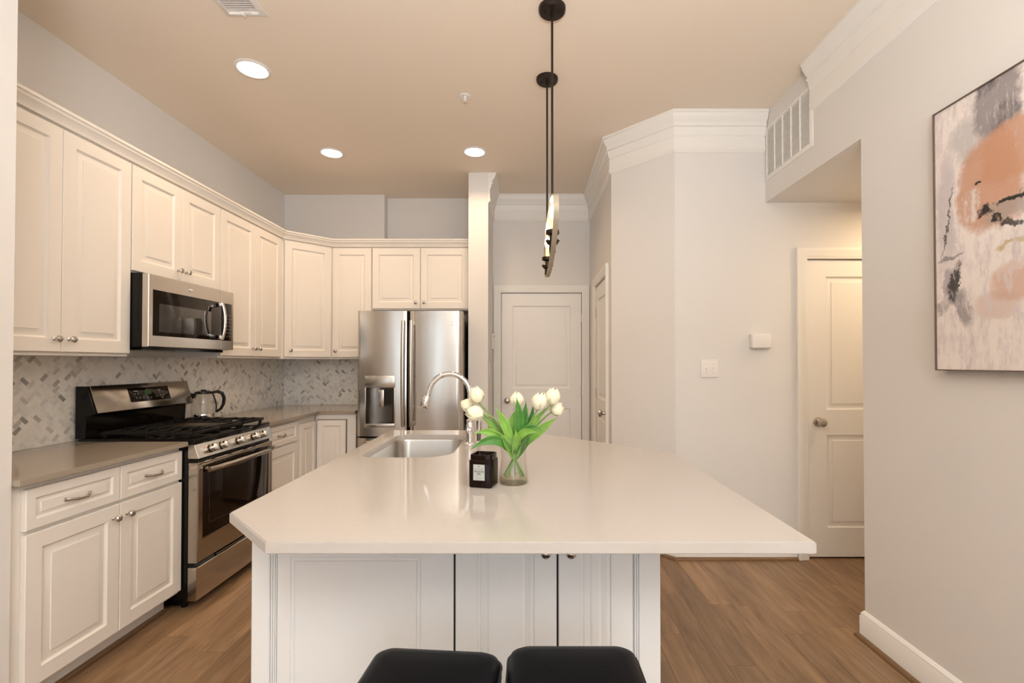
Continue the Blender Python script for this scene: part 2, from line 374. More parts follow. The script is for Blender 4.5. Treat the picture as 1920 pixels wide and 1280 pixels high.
# ------------------------------------------------------------------ mesh helpers
class B:
    """collects shapes into one bmesh, then links them as ONE object"""
    def __init__(s): s.bm = bmesh.new()
    def box(s, x0, x1, y0, y1, z0, z1, bev=0, seg=2, T=None):
        r = bmesh.ops.create_cube(s.bm, size=1)
        vsn = r['verts']
        bmesh.ops.scale(s.bm, verts=vsn, vec=(abs(x1-x0), abs(y1-y0), abs(z1-z0)))
        bmesh.ops.translate(s.bm, verts=vsn, vec=((x0+x1)/2, (y0+y1)/2, (z0+z1)/2))
        if bev:
            es = list({e for v in vsn for e in v.link_edges})
            rr = bmesh.ops.bevel(s.bm, geom=es, offset=bev, segments=seg, affect='EDGES', profile=.5)
            vsn = list({v for f in rr['faces'] for v in f.verts} | {v for v in vsn if v.is_valid})
        if T is not None: bmesh.ops.transform(s.bm, matrix=T, verts=vsn)
        return s
    def prism(s, pts, z0, z1, bev=0):
        lo = [s.bm.verts.new((x, y, z0)) for x, y in pts]
        hi = [s.bm.verts.new((x, y, z1)) for x, y in pts]
        n = len(pts)
        fs = [s.bm.faces.new(lo[::-1]), s.bm.faces.new(hi)]
        for i in range(n): fs.append(s.bm.faces.new((lo[i], lo[(i+1) % n], hi[(i+1) % n], hi[i])))
        if bev:
            es = list({e for f in fs for e in f.edges})
            bmesh.ops.bevel(s.bm, geom=es, offset=bev, segments=2, affect='EDGES')
        return s
    def lathe(s, prof, c=(0, 0, 0), axis='z', seg=24, T=None, sx=1, sy=1, loop=False):
        rings = []
        for r, h in prof:
            ring = []
            for k in range(seg):
                a = 2*PI*k/seg
                p = (r*math.cos(a)*sx, r*math.sin(a)*sy, h)
                if axis == '-y': p = (p[0], -p[2], p[1])
                elif axis == 'y': p = (p[0], p[2], -p[1])
                elif axis == 'x': p = (p[2], p[0], p[1])
                v = Vector(p) + Vector(c)
                if T is not None: v = T @ v
                ring.append(s.bm.verts.new(v))
            rings.append(ring)
        for a, b in zip(rings, rings[1:]):
            for k in range(seg): s.bm.faces.new((a[k], a[(k+1) % seg], b[(k+1) % seg], b[k]))
        if loop:
            for k in range(seg): s.bm.faces.new((rings[-1][k], rings[-1][(k+1) % seg], rings[0][(k+1) % seg], rings[0][k]))
        else:
            if prof[0][0] > 1e-6: s.bm.faces.new(rings[0][::-1])
            if prof[-1][0] > 1e-6: s.bm.faces.new(rings[-1])
        return s
    def tube(s, pts, rad, seg=12, caps=True, flat=None):
        pts = [Vector(p) for p in pts]
        rads = rad if isinstance(rad, (list, tuple)) else [rad]*len(pts)
        up = Vector((0, 0, 1))
        t0 = (pts[1]-pts[0]).normalized()
        if abs(t0.dot(up)) > .9: up = Vector((1, 0, 0))
        nrm = (up - t0*up.dot(t0)).normalized()
        rings = []
        for i, p in enumerate(pts):
            t = (pts[min(i+1, len(pts)-1)]-pts[max(i-1, 0)]).normalized()
            nrm = (nrm - t*nrm.dot(t)).normalized()
            bi = t.cross(nrm)
            f = flat if flat else (1, 1)
            rings.append([s.bm.verts.new(p+(nrm*math.cos(2*PI*k/seg)*f[0]+bi*math.sin(2*PI*k/seg)*f[1])*rads[i]) for k in range(seg)])
        for a, b in zip(rings, rings[1:]):
            for k in range(seg): s.bm.faces.new((a[k], a[(k+1) % seg], b[(k+1) % seg], b[k]))
        if caps: s.bm.faces.new(rings[0][::-1]); s.bm.faces.new(rings[-1])
        return s
    def sweep(s, path, prof, f, closed=False, flip=1):
        """path: 2-D points; prof: (offset to the right of the path, height); f maps (x, y, h) to 3-D; mitred corners"""
        P = [Vector(p) for p in path]; n = len(P)
        def nr(a, b):
            d = (b-a).normalized(); return Vector((d.y, -d.x))*flip
        rings = []
        for i in range(n):
            if closed or 0 < i < n-1:
                n1 = nr(P[i-1], P[i]); n2 = nr(P[i], P[(i+1) % n]); m = (n1+n2)/(1+n1.dot(n2))
            elif i == 0: m = nr(P[0], P[1])
            else: m = nr(P[-2], P[-1])
            rings.append([s.bm.verts.new(f(P[i].x+m.x*o, P[i].y+m.y*o, h)) for o, h in prof])
        k = len(prof)
        prs = list(zip(rings, rings[1:])) + ([(rings[-1], rings[0])] if closed else [])
        for a, b in prs:
            for q in range(k): s.bm.faces.new((a[q], a[(q+1) % k], b[(q+1) % k], b[q]))
        if not closed: s.bm.faces.new(rings[0][::-1]); s.bm.faces.new(rings[-1])
        bmesh.ops.recalc_face_normals(s.bm, faces=s.bm.faces[:])
        return s
    def slab(s, w, h, t, holes, prof, x0=0, z0=0, yf=None, bev=.0025):
        """panelled slab; front at y=-t (or yf), back at y=0 relative; holes = (x0,x1,z0,z1) ; prof = rings (inset, depth) inside each hole"""
        yf = -t if yf is None else yf
        yb = yf+t
        xs = sorted({bev, w-bev, *[a for q in holes for a in q[:2]]}); zs = sorted({bev, h-bev, *[a for q in holes for a in q[2:]]})
        V = {}
        def v(x, y, z):
            k = (round(x, 5), round(y, 5), round(z, 5))
            if k not in V: V[k] = s.bm.verts.new((x+x0, y, z+z0))
            return V[k]
        for xa, xb in zip(xs, xs[1:]):
            for za, zb in zip(zs, zs[1:]):
                cx, cz = (xa+xb)/2, (za+zb)/2
                if any(q[0] < cx < q[1] and q[2] < cz < q[3] for q in holes): continue
                s.bm.faces.new((v(xa, yf, za), v(xb, yf, za), v(xb, yf, zb), v(xa, yf, zb)))
        def rect(a, b, c, d, y): return [(a, y, c), (b, y, c), (b, y, d), (a, y, d)]
        def band(r1, r2):
            for i in range(4):
                s.bm.faces.new((v(*r1[i]), v(*r1[(i+1) % 4]), v(*r2[(i+1) % 4]), v(*r2[i])))
        for q in holes:
            pr = rect(q[0], q[1], q[2], q[3], yf)
            for ins, dep in prof:
                cr = rect(q[0]+ins, q[1]-ins, q[2]+ins, q[3]-ins, yf+dep)
                band(pr, cr); pr = cr
            s.bm.faces.new([v(*p) for p in pr])
        # outer edge: the front grid boundary may carry extra vertices, so strip it cell by cell
        f0 = (bev, w-bev, bev, h-bev); f1 = (0, w, 0, h)
        for xa, xb in zip(xs, xs[1:]):
            s.bm.faces.new((v(xa, yf, bev), v(xa if xa > bev else 0, yf+bev, 0), v(xb if xb < w-bev else w, yf+bev, 0), v(xb, yf, bev)))
            s.bm.faces.new((v(xb, yf, h-bev), v(xb if xb < w-bev else w, yf+bev, h), v(xa if xa > bev else 0, yf+bev, h), v(xa, yf, h-bev)))
            s.bm.faces.new((v(xa if xa > bev else 0, yf+bev, 0), v(xa if xa > bev else 0, yb, 0), v(xb if xb < w-bev else w, yb, 0), v(xb if xb < w-bev else w, yf+bev, 0)))
            s.bm.faces.new((v(xb if xb < w-bev else w, yf+bev, h), v(xb if xb < w-bev else w, yb, h), v(xa if xa > bev else 0, yb, h), v(xa if xa > bev else 0, yf+bev, h)))
        for za, zb in zip(zs, zs[1:]):
            A = za if za > bev else 0; Bz = zb if zb < h-bev else h
            s.bm.faces.new((v(bev, yf, zb), v(0, yf+bev, Bz), v(0, yf+bev, A), v(bev, yf, za)))
            s.bm.faces.new((v(w-bev, yf, za), v(w, yf+bev, A), v(w, yf+bev, Bz), v(w-bev, yf, zb)))
            s.bm.faces.new((v(0, yf+bev, Bz), v(0, yb, Bz), v(0, yb, A), v(0, yf+bev, A)))
            s.bm.faces.new((v(w, yf+bev, A), v(w, yb, A), v(w, yb, Bz), v(w, yf+bev, Bz)))
        s.bm.faces.new((v(0, yb, 0), v(0, yb, h), v(w, yb, h), v(w, yb, 0)))
        return s
    def transform(s, T):
        bmesh.ops.transform(s.bm, matrix=T, verts=s.bm.verts[:]); return s
    def build(s, name, m, parent=None, ang=32, recalc=True, mods=()):
        if recalc: bmesh.ops.recalc_face_normals(s.bm, faces=s.bm.faces[:])
        me = bpy.data.meshes.new(name)
        s.bm.to_mesh(me); s.bm.free()
        for p in me.polygons: p.use_smooth = True
        me.set_sharp_from_angle(angle=math.radians(ang))
        me.materials.append(m)
        o = bpy.data.objects.new(name, me)
        COL.objects.link(o)
        if parent: o.parent = parent
        for kind, kw in mods:
            md = o.modifiers.new(kind.lower(), kind)
            for a, b in kw.items(): setattr(md, a, b)
        return o
def tag(o, label=None, cat=None, group=None, kind=None):
    if label: o['label'] = label
    if cat: o['category'] = cat
    if group: o['group'] = group
    if kind: o['kind'] = kind
    return o
def thing(name, label, cat, loc=(0, 0, 0), rz=0, group=None):
    o = bpy.data.objects.new(name, None); COL.objects.link(o)
    o.empty_display_size = .05
    o.location = loc; o.rotation_euler = (0, 0, rz)
    return tag(o, label, cat, group)
def struct(b, name, m, parent=None, label=None):
    o = b.build(name, m, parent)
    if not parent: o['kind'] = 'structure'
    if label: o['label'] = label
    return o
def kids(o): return [c for c in bpy.data.objects if c.parent == o]
def dup(root, loc, rz, label, group=None):
    r = root.copy(); COL.objects.link(r); r.location = loc; r.rotation_euler = (0, 0, rz); r['label'] = label
    if group: r['group'] = group
    for ch in kids(root):
        c = ch.copy(); COL.objects.link(c); c.parent = r
        for g in kids(ch):
            d = g.copy(); COL.objects.link(d); d.parent = c
    return r
def text(name, body, size, m, parent, loc, rot, ext=.0003, align='CENTER'):
    cu = bpy.data.curves.new(name, 'FONT'); cu.body = body; cu.size = size; cu.extrude = ext; cu.align_x = align; cu.align_y = 'CENTER'
    t = bpy.data.objects.new(name+'_curve', cu); COL.objects.link(t)
    dg = bpy.context.evaluated_depsgraph_get(); dg.update()
    me = bpy.data.meshes.new_from_object(t.evaluated_get(dg))
    bpy.data.objects.remove(t)
    me.name = name
    me.materials.clear(); me.materials.append(m)
    o = bpy.data.objects.new(name, me); COL.objects.link(o)
    o.parent = parent; o.location = loc; o.rotation_euler = rot
    return o
XY = lambda x, y, h: (x, y, h)

# ------------------------------------------------------------------ room shell
ZC = 3.06
XL, YB, YA = -2.481, 4.884, 4.995        # left wall, kitchen back wall, fridge alcove back wall
XR, YR, YE = 1.645, 3.29, 4.92           # right wall, back wall on the right, entry wall
def wallbox(name, *a, m='wall'):
    b = B(); b.box(*a); return struct(b, name, M[m])
b = B(); b.box(-5, 3.4, -3.6, 5.3, -.1, 0); struct(b, 'floor', M['floor'])
b = B(); b.box(-5, 3.4, -3.6, 5.3, ZC, ZC+.1); struct(b, 'ceiling', M['ceil'])
wallbox('wall_left', XL-.12, XL, 1.70, 5.3, 0, ZC)
wallbox('wall_left_front', -3.0, -1.868, 1.60, 1.741, 0, ZC)
wallbox('wall_left_living', -5.0, -4.88, -3.6, 1.741, 0, ZC)
wallbox('wall_left_return', -4.88, -3.0, 1.60, 1.741, 0, ZC)
wallbox('wall_back', XL, -1.458, YB, 5.3, 0, ZC)
wallbox('wall_back_alcove', -1.458, -.528, YA, 5.3, 0, ZC)
wallbox('wall_column', -.528, -.350, 4.31, 5.3, 0, ZC)
wallbox('wall_right', XR, XR+.14, -3.6, 2.345, 0, ZC)
wallbox('wall_right_header', XR, 3.4, 2.345, YR, 2.445, ZC)
wallbox('wall_right_hall', 3.28, 3.4, 2.345, YR, 0, 2.445)
wallbox('wall_right_return', XR+.14, 3.4, 2.22, 2.345, 0, 2.445)
# rear wall with two windows
RW = B()
xs = sorted([-5.0] + [wx-ww/2 for wx, ww in WIN] + [wx+ww/2 for wx, ww in WIN] + [3.4])
RW.box(-5, 3.4, -3.6, -3.48, 0, .42).box(-5, 3.4, -3.6, -3.48, 2.62, ZC)
for k in range(0, len(xs), 2): RW.box(xs[k], xs[k+1], -3.6, -3.48, .42, 2.62)
struct(RW, 'wall_rear', M['wall'])
for k, (wx, ww) in enumerate(WIN):
    wn = B(); x0, x1 = wx-ww/2, wx+ww/2
    for (a, c, d, e) in ((x0, x0+.06, .42, 2.62), (x1-.06, x1, .42, 2.62), (x0+.06, x1-.06, .42, .48), (x0+.06, x1-.06, 2.56, 2.62), (x0+.06, x1-.06, 1.5, 1.55)):
        wn.box(a, c, -3.58, -3.50, d, e)
    o = struct(wn, 'window_%d' % (k+1), M['trim'])
    p = B(); p.box(x0+.06, x1-.06, -3.545, -3.54, .48, 2.56); p.build('window_pane', M['pane'], o)

# entry wall with its door opening, side wall with closet opening, right back wall with door opening
D1 = (-.262, .560, 2.055)                 # entry door x0, x1, top
wallbox('wall_entry', -.350, D1[0]-.006, YE, 5.3, 0, ZC)
wallbox('wall_entry_right', D1[1]+.006, .767, YE, 5.3, 0, ZC)
wallbox('wall_entry_above_door', D1[0]-.006, D1[1]+.006, YE, 5.3, D1[2]+.006, ZC)
wallbox('wall_behind_entry_door', D1[0]-.006, D1[1]+.006, YE+.10, 5.3, 0, D1[2]+.006)
XS = .647
DC = (3.87, 4.50, 2.05)                   # closet door y0, y1, top
wallbox('wall_entry_side', XS, XS+.12, DC[1]+.006, YE, 0, ZC)
wallbox('wall_entry_side_above', XS, XS+.12, DC[0]-.006, DC[1]+.006, DC[2]+.006, ZC)
b = B(); b.prism([(XS, 3.66), (XS+.12, 3.66), (XS+.12, DC[0]-.006), (XS, DC[0]-.006)], 0, ZC); struct(b, 'wall_entry_side_front', M['wall'])
wallbox('wall_closet_back', XS+.12, XS+.2, DC[0]-.05, DC[1]+.05, 0, ZC)
b = B(); b.prism([(XS, 3.66), (1.020, YR), (1.10, YR+.08), (XS+.12, 3.75), (XS+.12, 3.66)], 0, ZC); struct(b, 'wall_diagonal', M['wall'])
D3 = (1.93, 2.69, 2.05)
wallbox('wall_right_back', 1.020, D3[0]-.006, YR, YR+.12, 0, ZC)
wallbox('wall_right_back_above_door', D3[0]-.006, D3[1]+.006, YR, YR+.12, D3[2]+.006, ZC)
wallbox('wall_right_back_end', D3[1]+.006, 3.4, YR, YR+.12, 0, ZC)
wallbox('wall_behind_right_door', D3[0]-.006, D3[1]+.006, YR+.12, YR+.2, 0, D3[2]+.006)

# crown mouldings (profile: offset into the room, drop from ceiling)
cp = [(0, 0), (.072, 0), (.072, -.014), (.064, -.022), (.060, -.040), (.046, -.062), (.034, -.076), (.034, -.086), (.041, -.090), (.041, -.098),
      (.030, -.104), (.026, -.130), (.019, -.150), (.016, -.158), (.012, -.160), (.012, -.166), (.0155, -.168), (.0155, -.238), (.020, -.242), (.020, -.252), (.012, -.262), (.006, -.270), (0, -.272)]
crown = [(o, ZC-.0005+h) for o, h in cp]
b = B(); b.sweep([(-.350, 4.31), (-.350, YE), (XS, YE), (XS, 3.66), (1.020, YR), (1.640, YR)], crown, XY)
struct(b, 'trim_1', M['trim'], label='white crown moulding around the entry and angled wall')
b = B(); b.sweep([(XR, 2.735), (XR, -3.48)], crown, XY); struct(b, 'trim_2', M['trim'], label='white crown moulding along the right wall')
# baseboards
bp_ = [(0, 0), (.016, 0), (.016, .105), (.012, .112), (.012, .122), (.007, .128), (.004, .134), (0, .136)]
sh_ = [(.0165, 0), (.034, 0), (.034, .006), (.030, .014), (.022, .019), (.0165, .020)]
def base(name, path):
    b = B(); b.sweep(path, bp_, XY); struct(b, name, M['trim'])
    b = B(); b.sweep(path, sh_, XY); o = struct(b, 'trim_shoe', M['shoe'])
    o.name = 'trim_%d' % (10+base.n); base.n += 1
base.n = 0
base('baseboard_right', [(XR+.139, 2.346), (XR, 2.346), (XR, -3.48)])
base('baseboard_back', [(XS, DC[0]-.085), (XS, 3.66), (1.020, YR), (D3[0]-.090, YR)])
base('baseboard_column', [(-.350, 4.31), (-.350, YE-.03)])
base('baseboard_left', [(-1.868, 1.599), (-3.0, 1.599)][::-1])

# doors ------------------------------------------------------------
DP = [(.004, .009), (.012, .012), (.020, .012), (.040, .0065), (.041, .003)]
cas = [(0, 0), (0, .010), (.006, .014), (.014, .014), (.020, .018), (.050, .020), (.060, .024), (.074, .024), (.078, .018), (.078, 0)]
def door_knob(parent, x, z, yf, name='door_knob'):
    b = B(); b.lathe([(.001, 0), (.032, 0), (.033, .004), (.028, .010), (.014, .014), (.012, .030), (.020, .036), (.028, .044), (.030, .054), (.026, .064), (.014, .070), (0.0005, .071)], (x, yf, z), '-y', 24)
    return b.build(name, M['nickel'], parent)
def door(name, x, y, rz, W, H, top_in, knob_x, knob_z, hinge_x=None, mid=(.94, 1.03), stile=.115, depth=.0):
    """slab flush in its opening; origin at its lower left corner on the room side"""
    e = B()
    e.slab(W, H-.012, .035, [(stile, W-stile, .20, mid[0]-.012), (stile, W-stile, mid[1]-.012, H-.012-top_in)], DP, z0=.012, yf=depth, bev=.002)
    o = e.build(name, M['door']); o['kind'] = 'structure'
    o.location = (x, y, 0); o.rotation_euler = (0, 0, rz)
    door_knob(o, knob_x, knob_z, depth)
    if hinge_x is not None:
        for hz in (.25, 1.06, 1.80):
            h = B(); h.tube([(hinge_x, depth-.004, hz-.045), (hinge_x, depth-.004, hz+.045)], .006, 8).box(hinge_x-.010, hinge_x+.010, depth-.003, depth, hz-.044, hz+.044)
            h.build('hinge', M['hinge'], o)
    return o
def casing(num, x, y, rz, W, H, gap=.004):
    b = B(); b.sweep([(-gap, 0), (-gap, H+gap), (W+gap, H+gap), (W+gap, 0)], [(o, -h) for o, h in cas], lambda a, c, h: (a, h, c), flip=-1)
    o = struct(b, 'trim_%d' % num, M['trim']); o.location = (x, y, 0); o.rotation_euler = (0, 0, rz)
    j = B(); j.box(-gap-.002, -.0005, .045, .09, 0, H+gap).box(W+.0005, W+gap+.002, .045, .09, 0, H+gap).box(-gap, W+gap, .045, .09, H+.0005, H+gap+.002)
    j.build('door_jamb', M['trim'], o)
d1 = door('door_1', D1[0], YE, 0, D1[1]-D1[0], D1[2], .13, .06, .952, D1[1]-D1[0]+.002, mid=(.87, 1.075), depth=.006)
casing(3, D1[0], YE, 0, D1[1]-D1[0], D1[2])
# closet door faces -X
d2 = door('door_2', XS, DC[1], -PI/2, DC[1]-DC[0], DC[2], .13, DC[1]-DC[0]-.07, .925, 0.0, mid=(.87, 1.02), depth=.006, stile=.10)
casing(4, XS, DC[1], -PI/2, DC[1]-DC[0], DC[2])
d3 = door('door_3', D3[0], YR, 0, D3[1]-D3[0], D3[2], .115, .07, .935, None, mid=(.845, 1.02), depth=.006, stile=.130)
casing(5, D3[0], YR, 0, D3[1]-D3[0], D3[2])
b = B(); b.box(D3[0], D3[1], YR+.045, YR+.115, 0, .012); struct(b, 'trim_6', M['shoe'])

# ------------------------------------------------------------------ cabinets
CP = [(.003, .005), (.009, .0095), (.014, .0095), (.038, .0045), (.0388, .0015)]
def knob(parent, x, z, yf):
    b = B(); b.lathe([(.0005, 0), (.0085, 0), (.0085, .003), (.0055, .006), (.005, .014), (.010, .018), (.0150, .023), (.0155, .028), (.012, .033), (.005, .0355), (.0005, .036)], (x, yf, z), '-y', 20)
    return b.build('knob', M['nickel'], parent)
def pull(parent, x, z, yf, L=.105):
    b = B()
    n = 14; pts = []; rr = []
    for k in range(n+1):
        t = k/n; a = (t-.5)*2
        pts.append((x+a*L/2, yf-.004-.022*(1-abs(a)**2.6), z-.006*(1-a*a)))
        rr.append(.0036+.0022*abs(a)**3+.0016*math.exp(-((abs(a)-.45)/.12)**2))
    b.tube(pts, rr, 10, flat=(1.25, .8))
    for sgn in (-1, 1): b.lathe([(.0005, 0), (.008, 0), (.007, .004), (.004, .006), (.0005, .007)], (x+sgn*L/2, yf, z), '-y', 14)
    return b.build('handle', M['nickel'], parent)
def cab_door(parent, x0, x1, z0, z1, kx=None, kz=None, m='cab', frame=.062, t=.019, name='door', prof=CP):
    b = B(); b.slab(x1-x0, z1-z0, t, [(frame, x1-x0-frame, frame, z1-z0-frame)], prof, x0=x0, z0=z0, yf=-t-.001)
    o = b.build(name, M[m], parent)
    if kx is not None: knob(o, kx, kz, -t-.001)
    return o
def cab_drawer(parent, x0, x1, z0, z1, m='cab', frame=.036, p=True):
    t = .019
    b = B(); b.slab(x1-x0, z1-z0, t, [(frame, x1-x0-frame, frame, z1-z0-frame)], [(.003, .0045), (.008, .0085), (.012, .0085), (.0225, .0045), (.0233, .0015)], x0=x0, z0=z0, yf=-t-.001)
    o = b.build('drawer', M[m], parent)
    if p: pull(o, (x0+x1)/2, (z0+z1)/2, -t-.001)
    return o
R90 = PI/2
XFU = -2.184
YF0, YF1, YF2 = 1.743, 2.615, 3.377
# wall cabinet left of the microwave
def body(parent, w_, d, z0, z1, m='cab', bot=.012):
    b = B(); b.box(0, w_, 0, d, z0, z1, .001, 1)
    return b.build('cabinet_body', M[m], parent)
ZU0, ZU1 = 1.375, 2.445
t = thing('wall_cabinet', 'white two-door wall cabinet between the front left wall and the microwave', 'cabinet', (XFU, YF0, 0), R90)
body(t, YF1-YF0-.001, .296, ZU0, ZU1)
cab_door(t, 2.225-YF0-.388, 2.225-YF0-.0015, 1.392, 2.432, 2.225-YF0-.035, 1.452)
cab_door(t, 2.225-YF0+.0015, YF1-YF0-.005, 1.392, 2.432, 2.225-YF0+.035, 1.452)
t = thing('wall_cabinet', 'short white two-door wall cabinet directly above the microwave', 'cabinet', (XFU, YF1, 0), R90)
body(t, YF2-YF1-.001, .296, 1.838, ZU1)
cab_door(t, .004, .3795, 1.849, 2.432, .346, 1.912); cab_door(t, .3825, .758, 1.849, 2.432, .416, 1.912)
t = thing('wall_cabinet', 'tall white two-door wall cabinet right of the microwave', 'cabinet', (XFU, YF2, 0), R90)
W3 = 4.243-YF2
body(t, W3, .296, ZU0, ZU1)
cab_door(t, .004, .431, 1.392, 2.432, .396, 1.452); cab_door(t, .434, W3-.030, 1.392, 2.432, .468, 1.452)
# corner
t = thing('corner_wall_cabinet', 'white corner wall cabinet with one angled door', 'cabinet', (XFU, 4.2475, 0), PI/4)
b = B()
Rm = Matrix.Rotation(-PI/4, 3, 'Z')
pts = [Rm @ (Vector((x, y, 0))-Vector((XFU, 4.2475, 0))) for x, y in ((XFU, 4.2475), (-1.8575, 4.574), (-1.8575, YB-.002), (XL+.002, YB-.002), (XL+.002, 4.2475))]
b.prism([(p.x, p.y) for p in pts], ZU0, ZU1); b.build('cabinet_body', M['cab'], t)
cab_door(t, .022, .440, 1.392, 2.432, .070, 1.452)
t = thing('wall_cabinet', 'narrow white single-door wall cabinet between corner and fridge', 'cabinet', (-1.8565, 4.574, 0), 0)
body(t, .3765, .30, ZU0, ZU1); cab_door(t, .004, .3725, 1.392, 2.432, .040, 1.452)
t = thing('wall_cabinet', 'low white two-door cabinet above the refrigerator', 'cabinet', (-1.479, 4.574, 0), 0)
body(t, .948, .30, 1.842, ZU1)
cab_door(t, .006, .461, 1.855, 2.432, .423, 1.912); cab_door(t, .466, .925, 1.855, 2.432, .502, 1.912)
# crown on top of the wall cabinets
cc = [(0, 0), (.022, 0), (.024, .010), (.030, .018), (.036, .030), (.046, .040), (.048, .050), (.055, .055), (.055, .068), (0, .068)]
b = B(); b.sweep([(XFU, YF0), (XFU, 4.2475), (-1.8575, 4.574), (-.531, 4.574)], [(o, ZU1+.0005+h) for o, h in cc], XY)
tag(b.build('cabinet_crown', M['cab']), 'white stepped crown moulding running along the tops of the wall cabinets', 'moulding')

# base cabinets
XFB = -1.885
def toe_body(parent, w_, d, m='cab'):
    b = B(); b.box(0, w_, 0, d, .1, .888, .001, 1)
    o = b.build('cabinet_body', M[m], parent)
    b = B(); b.box(0, w_, .075, .09, 0.0, .1); b.build('toe_kick', M[m], parent)
    b = B(); b.box(0, w_, .056, .0745, 0.0, .018, .004); b.build('shoe_moulding', M['shoe'], parent)
t = thing('base_cabinet', 'white base cabinet with two drawers and two doors left of the range', 'cabinet', (XFB, YF0, 0), R90)
toe_body(t, 2.600-YF0, .594)
for (a, c, kx) in ((.047, .4595, .425), (.4635, .855, .498)):
    cab_drawer(t, a, c, .712, .866); cab_door(t, a, c, .116, .697, kx, .640)
t = thing('base_cabinet', 'narrow white base cabinet with one drawer right of the range', 'cabinet', (XFB, YF2+.003, 0), R90)
toe_body(t, 4.265-YF2-.003, .594)
cab_drawer(t, .006, .530, .712, .866); cab_door(t, .006, .530, .116, .697)
cab_door(t, .590, .862, .116, .832, frame=.045, name='corner_door')
t = thing('base_cabinet', 'white corner base cabinet door beside the refrigerator', 'cabinet', (XFB+.002, 4.267, 0), 0)
toe_body(t, .362, .61)
cab_door(t, .024, .276, .116, .832, frame=.048, name='corner_door')
b = B(); b.box(.277, .283, -.0015, .004, .116, .838).box(.020, .283, -.0015, .004, .833, .838); b.build('door_gap', M['dark'], t)

# countertops on the wall side
def counter(name, label, pts, z0, z1, m, bev=.003):
    b = B(); b.prism(pts, z0, z1, bev); return tag(b.build(name, M[m]), label, 'countertop')
XCF, YCF = -1.835, 4.235
counter('countertop', 'taupe quartz countertop over the cabinet left of the range', [(XL+.011, 1.743), (XCF, 1.743), (XCF, 2.602), (XL+.011, 2.602)], .889, .914, 'quartz_dark')
counter('countertop', 'taupe L-shaped quartz countertop between the range and refrigerator', [(XL+.011, 3.380), (XCF, 3.380), (XCF, YCF), (-1.518, YCF), (-1.518, YB-.011), (XL+.011, YB-.011)], .889, .914, 'quartz_dark')
# backsplash panels
b = B(); b.box(0, YB-1.743-.010, -.010, 0, .9145, ZU0-.0005)
o = tag(b.build('tile_backsplash', M['tile']), 'grey and cream herringbone marble tile backsplash along the left wall', 'backsplash'); o.location = (XL+.0005, 1.743, 0); o.rotation_euler = (0, 0, R90)
b = B(); b.box(0, 1.022, -.010, 0, .9145, ZU0-.0005)
o = tag(b.build('tile_backsplash', M['tile']), 'short herringbone marble tile backsplash on the back wall beside refrigerator', 'backsplash'); o.location = (XL+.0005, YB-.0005, 0)

# ------------------------------------------------------------------ island
t = thing('kitchen_island', 'white panelled kitchen island base under the pale quartz top', 'island', (-.83, 1.45, 0), 0)
IW, ID = 1.232, 1.55
b = B()
b.sweep([(0, .02), (IW, .02), (IW, 1.05), (.73, ID), (0, ID)], [(0, 0), (.018, 0), (.018, .883), (0, .883)], XY, closed=True, flip=-1)
b.box(.018, IW-.018, .04, 1.04, .1, .118)
b.build('island_body', M['cabi'], t)
b = B(); b.slab(.0555, .883, .02, [], [], x0=0, yf=0).box(.0585, .0625, .002, .02, 0, .883, .001).box(.0655, .0695, .002, .02, 0, .883, .001).box(.0725, .0745, .004, .02, 0, .883)
b.box(.0555, .0585, .008, .02, 0, .883).box(.0625, .0655, .008, .02, 0, .883).box(.0695, .0725, .008, .02, 0, .883)
b.build('corner_post', M['cabi'], t)
b = B(); b.slab(.0655, .883, .02, [], [], x0=IW-.0655, yf=0).box(IW-.0705, IW-.0665, .002, .02, 0, .883, .001).box(IW-.0775, IW-.0735, .002, .02, 0, .883, .001)
b.box(IW-.0795, IW-.0655, .008, .02, 0, .883)
b.build('corner_post', M['cabi'], t)
FL = [(.003, .004), (.008, .0045), (.012, .002), (.016, .0055), (.020, .006)]
b = B(); b.slab(.532, .873, .018, [(.040, .434, .12, .751)], FL, x0=.0765, z0=.006, yf=.001); b.build('end_panel', M['cabi'], t)
for x0, x1, kx in ((.6145, .9195, .886), (.9255, 1.1500, .961)):
    b = B(); fr = .066
    b.slab(x1-x0, .873, .018, [(fr, x1-x0-fr, .12, .788)], [(.003, .004), (.008, .0045), (.012, .002), (.030, .0065), (.036, .003), (.038, .003)], x0=x0, z0=.006, yf=.001)
    o = b.build('door', M['cabi'], t); knob(o, kx, .776, .001)
b = B(); b.box(.6090, .6140, .012, .02, .006, .879).box(.9200, .9250, .012, .02, .006, .879); b.build('door_gap', M['dark'], t)

def rrect(x0, x1, y0, y1, rs, n=8):
    """corners in order front-left, front-right, back-right, back-left with own radii"""
    out = []
    for (cx, cy, r, a0) in ((x0+rs[0], y0+rs[0], rs[0], PI), (x1-rs[1], y0+rs[1], rs[1], 1.5*PI), (x1-rs[2], y1-rs[2], rs[2], 0), (x0+rs[3], y1-rs[3], rs[3], .5*PI)):
        for k in range(n+1):
            a = a0+PI/2*k/n; out.append((cx+r*math.cos(a), cy+r*math.sin(a)))
    return out
def holed_slab(b, outer, inner, z0, z1):
    bm = b.bm
    def loop(pts, z):
        vs_ = [bm.verts.new((x, y, z)) for x, y in pts]
        return vs_, [bm.edges.new((vs_[i], vs_[(i+1) % len(vs_)])) for i in range(len(vs_))]
    rows = []
    for z in (z0, z1):
        vo, eo = loop(outer, z); vi, ei = loop(inner, z)
        bmesh.ops.triangle_fill(bm, edges=eo+ei, use_beauty=True, use_dissolve=False)
        rows.append((vo, vi))
    for q in (0, 1):
        a, c = rows[0][q], rows[1][q]; n = len(a)
        for i in range(n): bm.faces.new((a[i], a[(i+1) % n], c[(i+1) % n], c[i]))
top = [(-.625, 1.150), (.692, 1.150), (.695, 2.290), (-.055, 3.040), (-.862, 3.040), (-.850, 1.374)]
